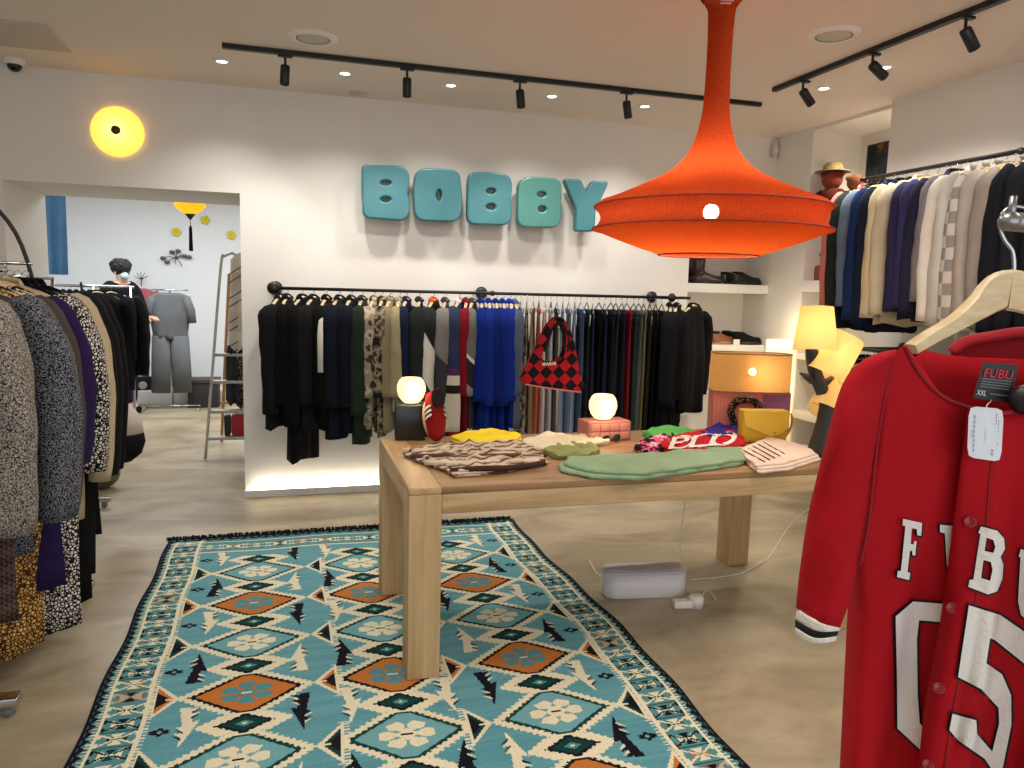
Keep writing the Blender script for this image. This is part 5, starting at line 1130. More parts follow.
# its wooden hanger, and the rail end that carries it
hg = empty('wooden_hanger', OJ, 0, 'thick pale wooden hanger with a chrome hook holding the crimson jersey', 'hanger')
pth = [(911, 349, 10), (930, 337, 12), (955, 323, 15), (978, 307, 24), (992, 296, 32), (1005, 290, 38), (1020, 293, 38), (1040, 304, 28), (1068, 322, 20), (1098, 345, 14), (1118, 360, 10)]
cen = [jp(u, v, SH) - OJ for u, v, h in pth]
P = smoothpts(cen, 4); Hh = smoothpts([(h, 0, 0) for _, _, h in pth], 4); b = MB(); rs = []
for i, p_ in enumerate(P):
    tn = (P[min(i + 1, len(P) - 1)] - P[max(0, i - 1)]).normalized(); dn = Vector((tn.y, -tn.x, 0)).normalized()
    if dn.dot(NV) < 0: dn = -dn
    upv = dn.cross(tn); upv = upv if upv.z > 0 else -upv; h = Hh[i].x / FPX * ZC * .52; t_ = .0085
    rs.append([p_ + upv * h * a + dn * t_ * c_ for a, c_ in ((1, -.6), (1, .6), (.85, 1), (-.85, 1), (-1, .6), (-1, -.6), (-.85, -1), (.85, -1))])
b.rings(rs); b.build('bar', wood('maple_hanger', (204, 172, 122), (236, 214, 172), (9, 9, 26), .4), hg, smooth='auto')
hz = lambda u, v, e=0: jp(u, v, SH, e) - OJ
FD = (hz(1016, 222) + Vector((0, 0, 0)))
b = MB(); b.tube(smoothpts([hz(1014, 280), hz(1014, 262), hz(1012, 250), hz(1004, 239), hz(1000, 226), hz(1003, 213), hz(1012, 207), hz(1024, 208), hz(1030, 214)], 4), .0022, 8); b.build('hook', M_chr, hg)
stc = OJ + hz(1017, 222); rdir = (Matrix.Rotation(-.62, 3, 'Z') @ Vector((stc.x - CAM.x, stc.y - CAM.y, 0))).normalized()
fr = empty('garment_stand', (stc.x + rdir.x * .35, stc.y + rdir.y * .35, 0), 0, 'brushed metal clothes stand whose rail end carries the crimson jersey', 'clothes rack')
o0 = Vector(fr.location); M_st = mat('brushed_steel', (150, 150, 150), .35, metal=1)
b = MB(); a = stc - o0; b.tube([a - rdir * .012, a + rdir * .75], .011, 16); b.ball(a - rdir * .012, .0122, 18, (1, 1, .9)); b.build('rail', M_st, fr)
b = MB(); b.tube([a - rdir * .01, a - rdir * .01 + Vector((0, 0, .028))], .004, 10); b.build('stop_pin', M_st, fr)
b = MB(); b.tube([(a + rdir * .70), (a.x + rdir.x * .70, a.y + rdir.y * .70, .02)], .014, 14); b.build('upright', M_st, fr)
b = MB(); cbx, cby = a.x + rdir.x * .70, a.y + rdir.y * .70; b.lathe([(0, 0), (.17, 0), (.17, .008), (.03, .02), (0, .02)], c=(cbx, cby, 0), n=36); b.build('base_plate', M_st, fr)
# garment behind the jersey
G2 = coons([(940, 372), (958, 345), (985, 336), (1030, 331), (1090, 340), (1120, 372)], [(900, 800), (1000, 806), (1100, 800)], [(940, 372), (925, 500), (905, 650), (900, 800)], [(1120, 372), (1120, 600), (1100, 800)], 16, 18)
rj = empty('red_sweatshirt', OJ, 0, 'second red top on the stand, only its collar showing behind the crimson jersey', 'top')
panel('body', G2, lambda u, v: SB(u, v) - .06, mat('deep_red_cotton', (158, 16, 30), .9, bump=.2, bscale=60, var=.1), rj)
b = MB(); P = smoothpts([(952, 352, 0), (966, 342, 0), (990, 337, 0), (1030, 332, 0), (1080, 338, 0)], 4); b.tube([jp(q.x, q.y, SB, -.055) - OJ for q in P], [(.006, .010)] * len(P), 8); b.build('collar', _m['deep_red_cotton'], rj)

# ---------------------------------------------------------------- floor things
p = aZ(604, 597, 0); q = aZ(686, 599, 0); wbx = .365; e = empty('cable_box', (1.70, 3.29, 0), -.16, 'white rounded cable organiser box on the floor under the table', 'cable box')
def stad(w_, d_, z, n=12):
    r_ = d_ / 2; return [Vector((w_ / 2 - r_ + r_ * math.cos(a), r_ * math.sin(a), z)) for a in [-PI / 2 + PI * j / n for j in range(n + 1)]] + [Vector((-w_ / 2 + r_ + r_ * math.cos(a), r_ * math.sin(a), z)) for a in [PI / 2 + PI * j / n for j in range(n + 1)]]
b = MB(); b.rings([stad(.42, .135, 0), stad(.43, .145, .006), stad(.435, .15, .122)]); b.build('body', mat('white_plastic', (222, 218, 220), .35), e)
b = MB(); b.rings([stad(.435, .15, .1225), stad(.437, .152, .128), stad(.431, .146, .134), stad(.34, .05, .135)]); b.build('lid', mat('lid_plastic', (206, 200, 206), .4), e)
M_cab = mat('white_cable', (226, 222, 212), .5)
pl = aZ(690, 607, 0); e = empty('power_plug', (pl.x, pl.y, 0), -.2, 'white power plug adapter on the floor in front of the cable box', 'plug')
b = MB(); b.box((-.085, -.026, .001), (.01, .026, .036), bev=.006); b.build('adapter', M_cab, e); b = MB(); b.lathe([(0, .001), (.036, .001), (.036, .05), (.03, .058), (0, .058)], c=(.028, 0, 0), n=24); b.build('plug_head', M_cab, e)
b = MB(); b.box((.03, -.03, 0), (.075, .03, .008)); b.build('floor_socket', mat('socket_steel', (150, 140, 126), .4, metal=.5), e, smooth=False)
def cable(pts, lab, r=.003, h0=.0035):
    P = [aZ(*q_, h0) if len(q_) == 2 else Vector(q_) for q_ in pts]; b = MB(); c_ = P[0].copy(); P = smoothpts([p_ - c_ for p_ in P], 6); b.tube(P, r, 7); tag(b.build('cable', M_cab, loc=c_), lab, 'cable', 'white cables under the table')
cable([(603, 578), (596, 572), (592, 565), (589, 560)], 'short white cable end left of the cable box', .0035)
cable([(688, 592), (700, 597), (706, 590), (712, 594), (716, 600)], 'short white cable curling beside the power plug', .0035)
cable([(690, 580), (720, 577), (745, 572), (768, 558), (780, 540), (795, 520), (820, 502), (850, 490)], 'long white cable running right across the floor past the far table leg', .003)
tp = aY(688, 505, 3.2); cable([(tp.x, 3.2, .70), (tp.x - .006, 3.21, .5), (tp.x - .012, 3.24, .3), (tp.x + .015, 3.26, .16), (tp.x + .02, 3.27, .05), (tp.x + .0, 3.26, .004)], 'white cable hanging from the table top behind the cable box', .0025)

# ---------------------------------------------------------------- shelf shoes
M_dlf, M_bsu = mat('dark_brown_leather', (44, 24, 22), .35, bump=.1, bscale=60), mat('black_leather', (22, 20, 22), .35)
def on_shelf(u, z): q = aY(u, 285, YW + .10); return (q.x, YW + .10, z)
SG = 'shoes on the alcove shelves'
x = lambda u, y=YW + .12: aY(u, 285, y).x
shoe('dark brown ankle boot at the left end of the upper alcove shelf', M_dlf, M_bsu, (x(692), YW + .10, 1.5925), (0, 0, -.12), 'ankle_boot', group=SG, cat='boot', L=.26, shaft=.19)
shoe('dark brown ankle boot behind its pair on the upper alcove shelf', M_dlf, M_bsu, (x(690), YW + .24, 1.5925), (0, 0, -.05), 'ankle_boot', group=SG, cat='boot', L=.26, shaft=.19)
shoe('black laced derby shoe right of the ankle boots', mat('black_polish', (28, 24, 24), .25), M_bsu, (x(730), YW + .10, 1.5925), (0, 0, -.15), 'derby_shoe', laces=M_bsu, group=SG, L=.26)
shoe('black laced derby shoe standing behind its pair', _m['black_polish'], M_bsu, (x(728), YW + .24, 1.5925), (0, 0, -.05), 'derby_shoe', laces=M_bsu, group=SG, L=.26)
shoe('tan leather shoe on the lower alcove shelf', mat('tan_leather', (140, 84, 48), .4), mat('tan_sole', (170, 132, 96), .6), (x(712), YW + .10, 1.0915), (0, 0, .1), 'loafer', group=SG, L=.24)
shoe('tan leather shoe behind its pair on the lower alcove shelf', _m['tan_leather'], _m['tan_sole'], (x(708), YW + .24, 1.0915), (0, 0, .1), 'loafer', group=SG, L=.24)
shoe('black shoe right of the tan pair on the lower alcove shelf', fab((24, 22, 26)), M_bsu, (x(734), YW + .09, 1.0915), (0, 0, -.2), 'shoe', laces=M_bsu, group=SG, L=.25)
shoe('black shoe behind its pair at the right of the lower alcove shelf', fab((24, 22, 26)), M_bsu, (x(732), YW + .23, 1.0915), (0, 0, -.1), 'shoe', laces=M_bsu, group=SG, L=.25)
b = MB(); b.box((-.03, -.002, 0), (.03, .002, .045)); tag(b.build('price_card', M_white, loc=(x(734), YW + .03, 1.0915), smooth=False), 'small white price card in front of the tan shoes', 'price card')
# handbag in right alcove
q = aX(822, 279, 4.0); e = empty('handbag', (3.98, q.y, 1.6305), 1.3, 'small salmon pink handbag on the right alcove shelf behind the salmon sweatshirt', 'bag')
b = MB(); b.box((-.09, -.035, 0), (.09, .035, .12), bev=.02); b.build('body', mat('salmon_leather', (150, 74, 58), .5), e); b = MB(); b.tube(smoothpts([(-.06, 0, .115), (-.05, 0, .19), (0, 0, .215), (.05, 0, .19), (.06, 0, .115)], 5), .005, 8); b.build('handle', _m['salmon_leather'], e)
# plush toys with a hat (plain soft toys)
tq = aX(829, 190, 4.0)
def plush(loc, s, m, m2, lab, rz):
    e = empty('soft_toy', loc, rz, lab, 'soft toy', 'soft toys on the top alcove shelf')
    b = MB(); b.ball((0, 0, .085 * s), .08 * s, 18, (1, .85, 1.05)); b.build('body', m, e)
    b = MB(); b.ball((0, 0, .215 * s), .072 * s, 18); b.ball((.062 * s, 0, .25 * s), .022 * s, 10); b.ball((-.062 * s, 0, .25 * s), .022 * s, 10); b.build('head', m2, e)
    for sx in (-1, 1):
        b = MB(); b.tube([(sx * .06 * s, 0, .13 * s), (sx * .10 * s, -.03 * s, .09 * s), (sx * .07 * s, -.08 * s, .07 * s)], [.024 * s, .026 * s, .022 * s], 10); b.build('arm', m, e)
        b = MB(); b.tube([(sx * .04 * s, -.03 * s, .04 * s), (sx * .07 * s, -.10 * s, .03 * s)], [.03 * s, .028 * s], 10); b.build('leg', m2, e)
    return e
e1 = plush((3.945, 4.91, 2.161), 1.05, mat('maroon_plush', (112, 44, 36), 1, bump=.8, bscale=80), mat('rust_plush', (150, 66, 44), 1, bump=.8, bscale=80), 'maroon soft toy wearing a straw hat on the top alcove shelf', -1.0)
plush((3.98, 4.70, 2.161), .84, mat('tan_plush', (160, 104, 60), 1, bump=.8, bscale=80), mat('brown_plush', (136, 84, 52), 1, bump=.8, bscale=80), 'smaller tan soft toy leaning beside the one in the hat', -.8)
b = MB(); b.lathe([(.13, .0), (.128, .006), (.075, .012), (.07, .05), (.045, .07), (0, .072)], n=32); tag(b.build('straw_hat', mat('straw', (168, 150, 100), .9, bump=.5, bscale=90), loc=(3.945, 4.91, 2.161 + .28)), 'straw hat on the maroon soft toy', 'hat')
# dark picture on the side wall of the alcove
b = MB(); y0, y1 = 4.76, 5.0; c0 = aX(890, 140, 4.28); c1 = aX(864, 182, 4.28)
e = empty('framed_picture', (4.28, (c0.y + c1.y) / 2, 2.3), 0, 'dark framed landscape picture on the side wall above the right rail', 'picture')
hy = .16
b = MB(); b.box((.0, -hy - .28, -.12), (.018, hy - .05, .37)); b.build('frame', mat('picture_frame', (30, 28, 26), .4), e, smooth=False)
b = MB(); b.box((-.002, -hy - .265, -.105), (.0, hy - .065, .355)); b.build('painted_panel', pattern('dusk_landscape', 'noise', [(0, (24, 30, 36)), (.46, (40, 46, 48)), (.52, (120, 90, 50)), (.58, (30, 32, 34))], 6, .5), e, smooth=False)

# ---------------------------------------------------------------- back room
def at(u, v, Y): return aY(u, v, Y)
# blue cloth hanging
a0, a1 = at(42, 196, 7.2), at(69, 275, 7.2); wv = a1.x - a0.x; z0, z1 = a1.z, a0.z + .18
b = MB(); n_ = 16; F = []
for i in range(13):
    t = i / 12; z = z1 + (z0 - z1) * t; F.append([Vector((wv * (j / n_) * (1 - .04 * t), .02 * math.sin(j * .9 + t * 1.2) * (.3 + t), z - z1 + (-.05 if (j > 13 and i == 0) else 0))) for j in range(n_ + 1)])
b.rings([f + [p + Vector((0, .006, 0)) for p in f[::-1]] for f in F]); o = b.build('curtain', mat('denim_blue_cloth', (92, 146, 196), .9, bump=.3, bscale=60, var=.25), loc=(a0.x, 7.2, z1)); tag(o, 'blue cloth curtain hanging at the left of the storeroom', 'curtain')
b = MB(); b.tube([(a0.x - .3, 7.2, z1 + .01), (a1.x + .15, 7.2, z1 + .01)], .008, 8); b.tube([(a0.x - .25, 7.2, z1 + .01), (a0.x - .25, 7.2, CEIL)], .004, 6); b.tube([(a1.x + .1, 7.2, z1 + .01), (a1.x + .1, 7.2, CEIL)], .004, 6); tag(b.build('curtain_rod', M_black), 'thin rod from which the blue curtain hangs', 'curtain rod')
# lantern with tassel
l0 = at(190, 209, 7.6); e = empty('lantern', (l0.x, 7.6, CEIL), 0, 'yellow paper lantern with a long dark tassel hanging in the storeroom', 'lamp')
hz_ = l0.z - CEIL; b = MB(); b.lathe([(0, hz_ - .055), (.05, hz_ - .045), (.10, hz_ - .01), (.135, hz_ + .03), (.125, hz_ + .07), (.08, hz_ + .10), (.02, hz_ + .11)], n=32); b.build('paper_shade', translucent('lantern_yellow', (240, 180, 50), (255, 180, 40), .7, .5), e)
b = MB(); b.lathe([(.0, hz_ - .10), (.012, hz_ - .09), (.035, hz_ - .06), (.05, hz_ - .045)], n=20); b.build('bottom_cap', M_black, e)
b = MB(); b.tube([(0, 0, hz_ - .09), (0, 0, hz_ - .15)], .003, 6); b.tube([(0, 0, hz_ - .15), (0, 0, hz_ - .17), (0, 0, hz_ - .38)], [.006, .014, .018], 10); b.build('tassel', fab((30, 24, 22)), e); b = MB(); b.tube([(0, 0, hz_ + .11), (0, 0, 0)], .003, 6); b.build('cord', M_black, e)
# yellow paper flowers on the wall
for i, (u, v) in enumerate(((176, 232), (205, 220), (231, 235))):
    q = at(u, v, 10.57); b = MB()
    for k in range(5): b.ball((.032 * math.cos(k * 1.257), -.008, .032 * math.sin(k * 1.257)), .028, 10, (1, .3, 1))
    o = b.build('paper_flower', mat('yellow_paper_petal', (212, 196, 40), .7), loc=(q.x, 10.585, q.z)); tag(o, ['yellow paper flower left of the lantern tassel', 'yellow paper flower right of the lantern tassel, the highest', 'yellow paper flower above the ladder'][i], 'flower', 'yellow paper flowers on the storeroom wall')
    b = MB(); b.ball((0, -.014, 0), .016, 10, (1, .5, 1)); b.build('centre', mat('flower_centre', (226, 170, 40), .7), o)
# metal wall ornament
q = at(176, 258, 10.55); e = empty('wall_ornament', (q.x, 10.595, q.z), 0, 'grey metal twig ornament on the storeroom wall above the jumpsuit', 'ornament')
b = MB(); rr = random.Random(4)
for (u, v) in ((163, 258), (168, 262), (172, 252), (178, 252), (184, 256), (189, 257), (175, 264), (182, 266)):
    w_ = at(u, v, 10.55) - q; b.tube([(0, -.02, 0), (w_.x * .5, -.05, w_.z * .5 + .02), (w_.x, -.04, w_.z)], .005, 6)
b.build('twigs', mat('pewter', (96, 92, 88), .35, metal=.7), e); b = MB()
for (u, v) in ((163, 258), (167, 262), (172, 252), (178, 251), (184, 256), (189, 257)): w_ = at(u, v, 10.55) - q; b.ball((w_.x, -.04, w_.z), .035, 8, (1, .4, .7))
b.build('leaves', _m['pewter'], e)
# jumpsuit on a stand
JY = 9.6; jx = at(170, 300, JY).x; jz = at(172, 290, JY).z
e = empty('garment_stand', (jx, JY, 0), 0, 'thin steel garment stand under the grey jumpsuit in the storeroom', 'stand'); b = MB(); b.tube([(0, 0, .03), (0, 0, jz)], .012, 10); b.build('pole', M_chr, e)
b = MB(); b.tube([(-.3, 0, .03), (.3, 0, .03)], .012, 8); b.tube([(-.3, -.25, .014), (-.3, .25, .014)], .012, 8); b.tube([(.3, -.25, .014), (.3, .25, .014)], .012, 8); b.build('base', M_chr, e); b = MB(); b.tube([(-.2, 0, jz), (.2, 0, jz)], .008, 8); b.build('top_bar', M_chr, e)
M_gj = fab((104, 106, 108)); b = MB(); sheet(b, .22, .195, .04, .58, top=.05, slope=.04, neck=.12, fold=.02, seed=5); js = b.build('jumpsuit', M_gj, loc=(jx, JY - .05, jz + .02)); tag(js, 'grey short sleeved jumpsuit hanging on the storeroom stand', 'jumpsuit')
for s_ in (-1, 1):
    b = MB(); b.tube([(s_ * .18, 0, -.10), (s_ * .225, 0, -.25), (s_ * .235, 0, -.40)], [(.045, .05), (.05, .05), (.052, .05)], 14); b.build('sleeve', M_gj, js)
    b = MB(); b.tube([(s_ * .10, 0, -.55), (s_ * .11, .0, -.9), (s_ * .118, 0, -1.22)], [(.10, .055), (.105, .05), (.105, .045)], 18); b.build('trouser_leg', M_gj, js)
# small pink shirt beside the person
q = at(140, 286, 10.4); b = MB(); sheet(b, .17, .15, .03, .36, top=.03, slope=.05, neck=.05, fold=.008, seed=9); o = b.build('small_shirt', fab((176, 96, 96)), loc=(q.x, 10.5, q.z)); tag(o, 'small dusty pink t-shirt on the storeroom wall beside the person', 'shirt')
for s_ in (-1, 1): b = MB(); b.tube([(s_ * .14, 0, -.07), (s_ * .20, 0, -.17), (s_ * .22, 0, -.22)], [(.05, .03)] * 3, 12); b.build('sleeve', fab((176, 96, 96)), o)
b = MB(); b.tube([(0, .09, .10), (0, 0, .10), (0, 0, .0)], .006, 6)
for k in range(5): b.tube([(0, 0, .08), (.09 * math.cos(.5 + k * .55), 0, .08 + .10 * math.sin(.5 + k * .55))], .004, 5)
tag(b.build('wall_hook', M_black, loc=(q.x, 10.5, q.z)), 'black spiky wall hook above the small pink shirt', 'hook')
# rack with black clothes in the storeroom
KY = 7.9; kx0, kx1 = at(46, 284, KY).x, at(134, 284, KY).x; kz = at(90, 286, KY).z
e = empty('clothes_rack', (kx0, KY, 0), 0, 'chrome clothes rack with black coats in the storeroom', 'clothes rack'); b = MB(); b.tube([(0, 0, kz), (kx1 - kx0, 0, kz)], .012, 10); b.build('rail', M_chr, e)
for x_ in (.0, at(94, 300, KY).x - kx0, kx1 - kx0 - .03): b = MB(); b.tube([(x_, -.012, .03), (x_, -.012, kz)], .012, 10); b.tube([(x_, -.25, .02), (x_, .25, .02)], .012, 8); b.build('upright', M_chr, e)
for i in range(8):
    u = 52 + i * 6.5; x_ = at(u, 300, KY).x; garment('jacket', (x_, KY, kz), PI / 2 + .3, fab([(16, 17, 24), (22, 22, 26), (28, 28, 34)][i % 3]), 'black jacket on the storeroom rack, %s from the left' % ['first', 'second', 'third', 'fourth', 'fifth', 'sixth', 'seventh', 'eighth'][i], 'jacket', 'black clothes on the storeroom rack', L=.85, sl=.6, T=.05, hang='clear')
garment('coat', (at(100, 300, KY).x, KY - .10, kz), .35, fab((16, 16, 18)), 'long black coat facing forward on the storeroom rack', 'coat', 'black clothes on the storeroom rack', L=1.15, sl=.6, T=.08, hw=.24, r0=.09)
garment('coat', (at(112, 300, KY).x, KY - .04, kz), .5, fab((12, 12, 14)), 'black coat with wide sleeve at the right end of the storeroom rack', 'coat', 'black clothes on the storeroom rack', L=.98, sl=.72, T=.09, hw=.20, r0=.09, r1=.08, out=.06)
# person
PYY = 9.3; hp_ = at(117, 272, PYY); px_ = hp_.x
pe = empty('person', (px_, PYY, 0), .7, 'person with short dark hair and pale face mask bending over the storeroom clothes', 'person')
def skin(name, V, E, R, m, parent, lv=2):
    me = bpy.data.meshes.new(name); me.from_pydata(V, E, []); o = bpy.data.objects.new(name, me); col.objects.link(o)
    o.modifiers.new('s', 'SKIN'); sv = me.skin_vertices[0].data
    for i, r_ in enumerate(R): sv[i].radius = (r_, r_) if not isinstance(r_, tuple) else r_
    sv[0].use_root = True; ss = o.modifiers.new('u', 'SUBSURF'); ss.levels = lv; ss.render_levels = lv
    me2 = bpy.data.meshes.new_from_object(o.evaluated_get(bpy.context.evaluated_depsgraph_get())); bpy.data.objects.remove(o)
    me2.polygons.foreach_set('use_smooth', [True] * len(me2.polygons)); return mesh_obj(name, me2, m, parent)
hz2 = hp_.z
V = [(0, 0, .93), (0, -.01, 1.12), (0, -.03, 1.32), (0, -.06, 1.46), (0, -.09, hz2 - .11), (0, -.10, hz2 + .02), (.09, 0, .86), (.11, -.02, .48), (.12, .02, .09), (.12, -.12, .04), (-.09, 0, .86), (-.13, -.04, .48), (-.14, .02, .09), (-.14, -.12, .04),
     (.17, -.05, 1.38), (.22, -.12, 1.12), (.16, -.34, 1.08), (.15, -.42, 1.09), (-.17, -.05, 1.38), (-.22, -.12, 1.12), (-.16, -.34, 1.10), (-.15, -.42, 1.12)]
E_ = [(0, 1), (1, 2), (2, 3), (3, 4), (4, 5), (0, 6), (6, 7), (7, 8), (8, 9), (0, 10), (10, 11), (11, 12), (12, 13), (3, 14), (14, 15), (15, 16), (16, 17), (3, 18), (18, 19), (19, 20), (20, 21)]
R_ = [(.15, .11), (.14, .10), (.17, .11), (.10, .08), .05, (.075, .095), .085, .06, .045, .04, .085, .06, .045, .04, .06, .045, .032, .03, .06, .045, .032, .03]
SK = mat('skin', (206, 160, 134), .6); body = skin('body', V, E_, R_, SK, pe)
skin('trousers', [V[0], V[6], V[7], V[8], V[10], V[11], V[12]], [(0, 1), (1, 2), (2, 3), (0, 4), (4, 5), (5, 6)], [(.165, .125), .10, .078, .068, .10, .078, .068], fab((30, 40, 72)), pe)
skin('jumper', [V[1], V[2], V[3], V[14], V[15], V[16], V[18], V[19], V[20]], [(0, 1), (1, 2), (2, 3), (3, 4), (4, 5), (2, 6), (6, 7), (7, 8)], [(.165, .125), (.185, .13), (.12, .10), .075, .06, .046, .075, .06, .046], fab((22, 22, 26)), pe)
for s_ in (-1, 1):
    skin('shoe', [(s_ * .125 + .0, .05, .045), (s_ * .13, -.14, .04)], [(0, 1)], [.05, .045], fab((20, 20, 22)), pe)
    for k in range(4): b = MB(); x_ = s_ * .15 + (k - 1.5) * .018; b.tube([(x_, -.43, 1.10), (x_, -.47, 1.09 - .004 * k), (x_, -.49, 1.06)], [.009, .008, .007], 8); b.build('finger', SK, body)
    b = MB(); b.tube([(s_ * .115, -.40, 1.09), (s_ * .10, -.43, 1.07), (s_ * .105, -.455, 1.05)], [.011, .01, .008], 8); b.build('thumb', SK, body)
b = MB(); b.ball((0, -.075, hz2 + .055), .105, 20, (1, 1.05, .92)); rr = random.Random(2)
for k in range(40): a = rr.uniform(0, 2 * PI); t = rr.uniform(.1, 1.2); b.ball((.1 * math.cos(a) * math.cos(t * .9), -.075 + .1 * math.sin(a) * math.cos(t * .9), hz2 + .05 + .09 * math.sin(t * .9)), .022, 8)
b.build('hair', mat('black_hair', (20, 16, 16), .7, bump=.6, bscale=60), pe)
b = MB(); b.ball((.0, -.150, hz2 - .040), .046, 14, (1, .75, .9)); b.build('face_mask', mat('pale_mask', (180, 206, 214), .8), pe)
for s_ in (-1, 1):
    b = MB(); b.ball((s_ * .03, -.185, hz2 + .005), .010, 10); b.build('eye', mat('eye_dark', (30, 22, 20), .3), body); b = MB(); b.ball((s_ * .078, -.10, hz2 - .01), .018, 8, (.5, .8, 1.3)); b.build('ear', SK, body)
# backpack, dark box, plinth, ladder and things on it
q = aZ(142, 401, 0); e = empty('backpack', (q.x + .03, q.y - .1, 0), .2, 'small black backpack with round pale patches on the storeroom floor', 'bag'); b = MB(); b.box((-.13, -.08, 0), (.13, .08, .32), bev=.05); b.build('body', fab((34, 32, 34)), e)
b = MB(); b.ball((.03, -.08, .08), .06, 12, (1, .3, 1)); b.ball((0, -.08, .22), .05, 12, (1, .3, 1)); b.build('patches', fab((180, 170, 166)), e)
b = MB(); b.box((0, 0, 0), (1.0, .35, .16), bev=.006); q = aZ(146, 396, 0); tag(b.build('plinth', M_white, loc=(q.x, 9.95, 0), smooth='auto'), 'low white plinth behind the grey jumpsuit', 'plinth')
b = MB(); q = aZ(194, 396, 0); b.box((0, 0, 0), (.34, .3, .30), bev=.006); o = b.build('storage_box', mat('dark_box', (44, 40, 40), .7), loc=(at(190, 390, 10.0).x + .02, 9.6, 0), smooth='auto'); tag(o, 'dark storage box on the floor between the jumpsuit and the ladder', 'box')
b = MB(); b.box((-.01, -.01, .30), (.35, .31, .34), bev=.004); b.build('lid', mat('dark_box_lid', (64, 58, 54), .7), o, smooth='auto')
LYY = 6.72; lx0 = aZ(205, 461, 0).x; e = empty('step_ladder', (lx0, LYY, 0), 0, 'aluminium step ladder with a curved top in the storeroom doorway', 'ladder'); M_al = mat('aluminium', (176, 172, 164), .4, metal=.6)
def ll(u, v, Y): q = aY(u, v, Y); return Vector((q.x - lx0, Y - LYY, q.z))
tl = ll(221, 262, LYY + .22); hw_ = .46
b = MB(); b.tube(smoothpts([(0, 0, .01), (tl.x * .5, .11, tl.z * .5), (tl.x, .22, tl.z - .02), (tl.x + .03, .225, tl.z + .05), (tl.x + .09, .225, tl.z + .08), (hw_ - tl.x - .09, .225, tl.z + .08), (hw_ - tl.x - .03, .225, tl.z + .05), (hw_ - tl.x, .22, tl.z - .02), (hw_ - tl.x * .5, .11, tl.z * .5), (hw_, 0, .01)], 4), [(.012, .018)] * 37, 10); b.build('front_frame', M_al, e)
for v in (355, 382, 411, 437):
    z_ = aY(215, v, LYY + .08).z; t_ = z_ / tl.z; b = MB(); b.box((tl.x * t_ - .0, .22 * t_ - .03, z_ - .014), (hw_ - tl.x * t_, .22 * t_ + .06, z_ + .012), bev=.004); b.build('step', M_al, e, smooth='auto')
b = MB(); b.tube([(.07, .75, .01), (tl.x + .06, .26, tl.z - .10)], .014, 8); b.tube([(hw_ - .07, .75, .01), (hw_ - tl.x - .06, .26, tl.z - .10)], .014, 8); b.tube([(.08, .6, .4), (hw_ - .08, .6, .4)], .01, 8); b.build('rear_frame', mat('tan_ladder_leg', (184, 138, 84), .5), e)
PLD = pattern('cream_black_plaid', 'check', [(0, (208, 198, 184)), (.5, (196, 184, 170))], 6)
def hung(name, u0, u1, v0, v1, Y, m, lab, cat, T=.05, seed=1):
    a, c_ = aY(u0, v0, Y), aY(u1, v1, Y); w_ = (c_.x - a.x) / 2; b = MB(); sheet(b, w_ * .75, w_, T, a.z - c_.z, top=0, slope=.06, neck=.03, fold=.03, seed=seed, hemwave=.03); o = b.build(name, m, loc=((a.x + c_.x) / 2, Y, a.z)); return tag(o, lab, cat, 'things hung on the step ladder')
o = hung('plaid_scarf', 226, 262, 252, 348, LYY + .12, PLD, 'cream plaid scarf with black stripes hanging from the ladder top', 'scarf', .07)
b = MB()
for k in range(8): zc_ = -.12 - k * .10 + (.03 if k % 2 else 0); b.tube([Vector((-.12, -.062, zc_ - .07)), Vector((-.03, -.075, zc_ - .01)), Vector((.12, -.062, zc_ + .09))], [(.004, .008)] * 3, 6)
b.build('black_stripes', M_jb, o)
hung('grey_jeans', 224, 240, 345, 402, LYY + .14, fab((52, 56, 62)), 'dark grey jeans hanging below the plaid scarf', 'jeans', .04, 2)
hung('leopard_scarf', 234, 262, 345, 405, LYY + .15, pattern('brown_leopard', 'cells', [(0, (36, 28, 24)), (.16, (150, 124, 92))], 40), 'brown leopard print scarf hanging on the ladder beside the grey jeans', 'scarf', .03, 3)
q = aY(228, 437, LYY + .05)
b = MB(); b.box((0, 0, 0), (.16, .16, .17), bev=.012); o = b.build('shopping_bag', mat('red_paper_bag', (150, 20, 32), .6), loc=(q.x + .03, LYY + .03, q.z + .014)); tag(o, 'dark red bag on the lowest step of the ladder', 'bag')
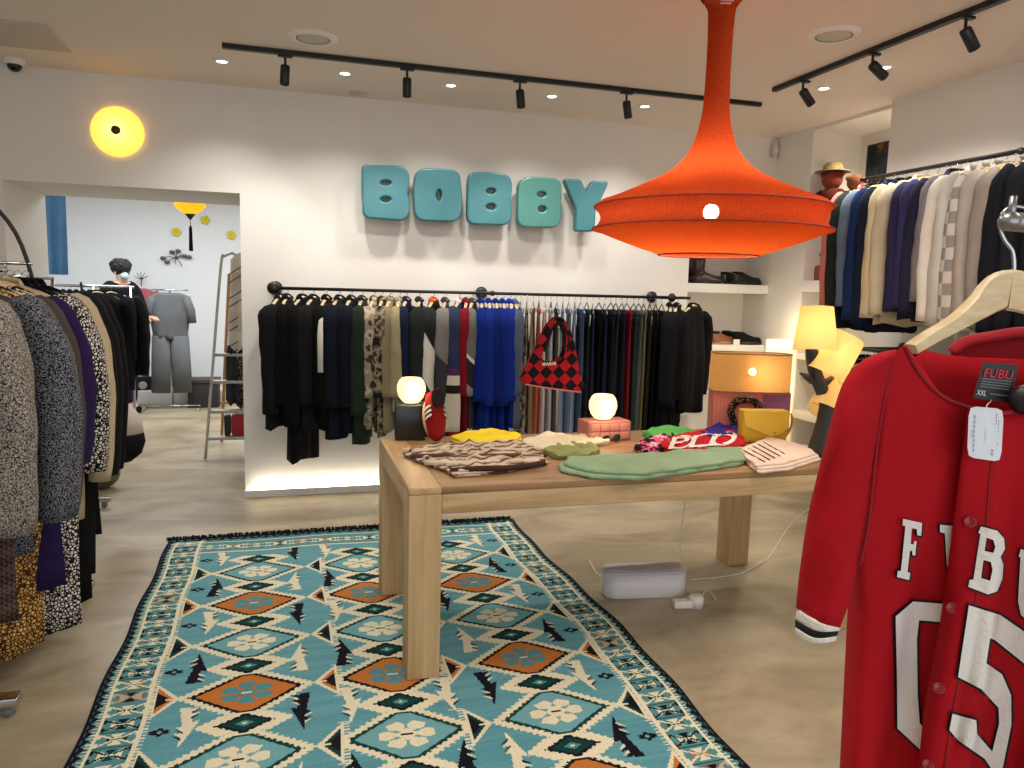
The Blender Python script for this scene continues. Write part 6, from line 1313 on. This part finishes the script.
b = MB(); b.tube(smoothpts([(.04, .08, .165), (.05, .08, .21), (.11, .08, .21), (.12, .08, .165)], 4), .004, 6); b.build('handle', M_black, o)
b = MB(); b.box((0, 0, 0), (.05, .13, .17), bev=.01); tag(b.build('black_case', M_black, loc=(q.x - .028, LYY + .03, q.z + .014)), 'narrow black case beside the red bag on the ladder', 'case')
# black and cream bag, olive bag by the passage rack
q = aY(118, 430, 5.05); e = empty('tote_bag', (q.x + .03, 5.05, .70), .5, 'large cream and black slouchy bag hanging at the end of the passage rack', 'bag')
zt_ = aY(105, 385, 5.05).z - .70; zb_ = aY(120, 462, 5.05).z - .70
b = MB(); ol = [(-.14, zt_), (-.05, zt_ * .75), (.05, zt_ * .25), (.115, -.07), (.10, zb_ * .62)]; 
prof = [(zt_, -.13, -.10, .01), (zt_ * .6, -.14, -.02, .04), (zt_ * .2, -.15, .05, .07), (-.04, -.15, .105, .085), (zb_ * .45, -.15, .115, .09)]
def bring(z, a, c_, d): return [Vector(((a + c_) / 2 + (c_ - a) / 2 * math.cos(t), d * math.sin(t), z)) for t in [2 * PI * j / 20 for j in range(20)]]
b.rings([bring(*q_) for q_ in prof]); b.build('upper', fab((204, 196, 188)), e)
b = MB(); b.rings([bring(*q_) for q_ in [(zb_ * .45 + .002, -.15, .117, .092), (zb_ * .62, -.15, .125, .095), (zb_ * .85, -.14, .10, .08), (zb_, -.11, .04, .03)]]); b.build('bottom', fab((20, 20, 22)), e)
b = MB(); b.tube(smoothpts([(-.12, 0, zt_), (-.14, 0, zt_ + .12), (-.17, 0, zt_ + .30), (-.2, 0, 1.5 - .72)], 4), .007, 8); b.build('strap', M_black, e)
q = aZ(112, 488, 0); e = empty('duffel_bag', (q.x - .06, q.y, 0), .4, 'olive green bag standing on the floor behind the left racks', 'bag'); b = MB(); b.ball((0, 0, .115), .12, 18, (1.0, .9, .95)); b.build('body', mat('olive_nylon', (84, 84, 62), .4, bump=.5, bscale=12), e); b = MB(); b.tube(smoothpts([(-.05, 0, .21), (-.03, 0, .27), (.03, 0, .27), (.05, 0, .21)], 4), .006, 8); b.build('handle', M_black, e)
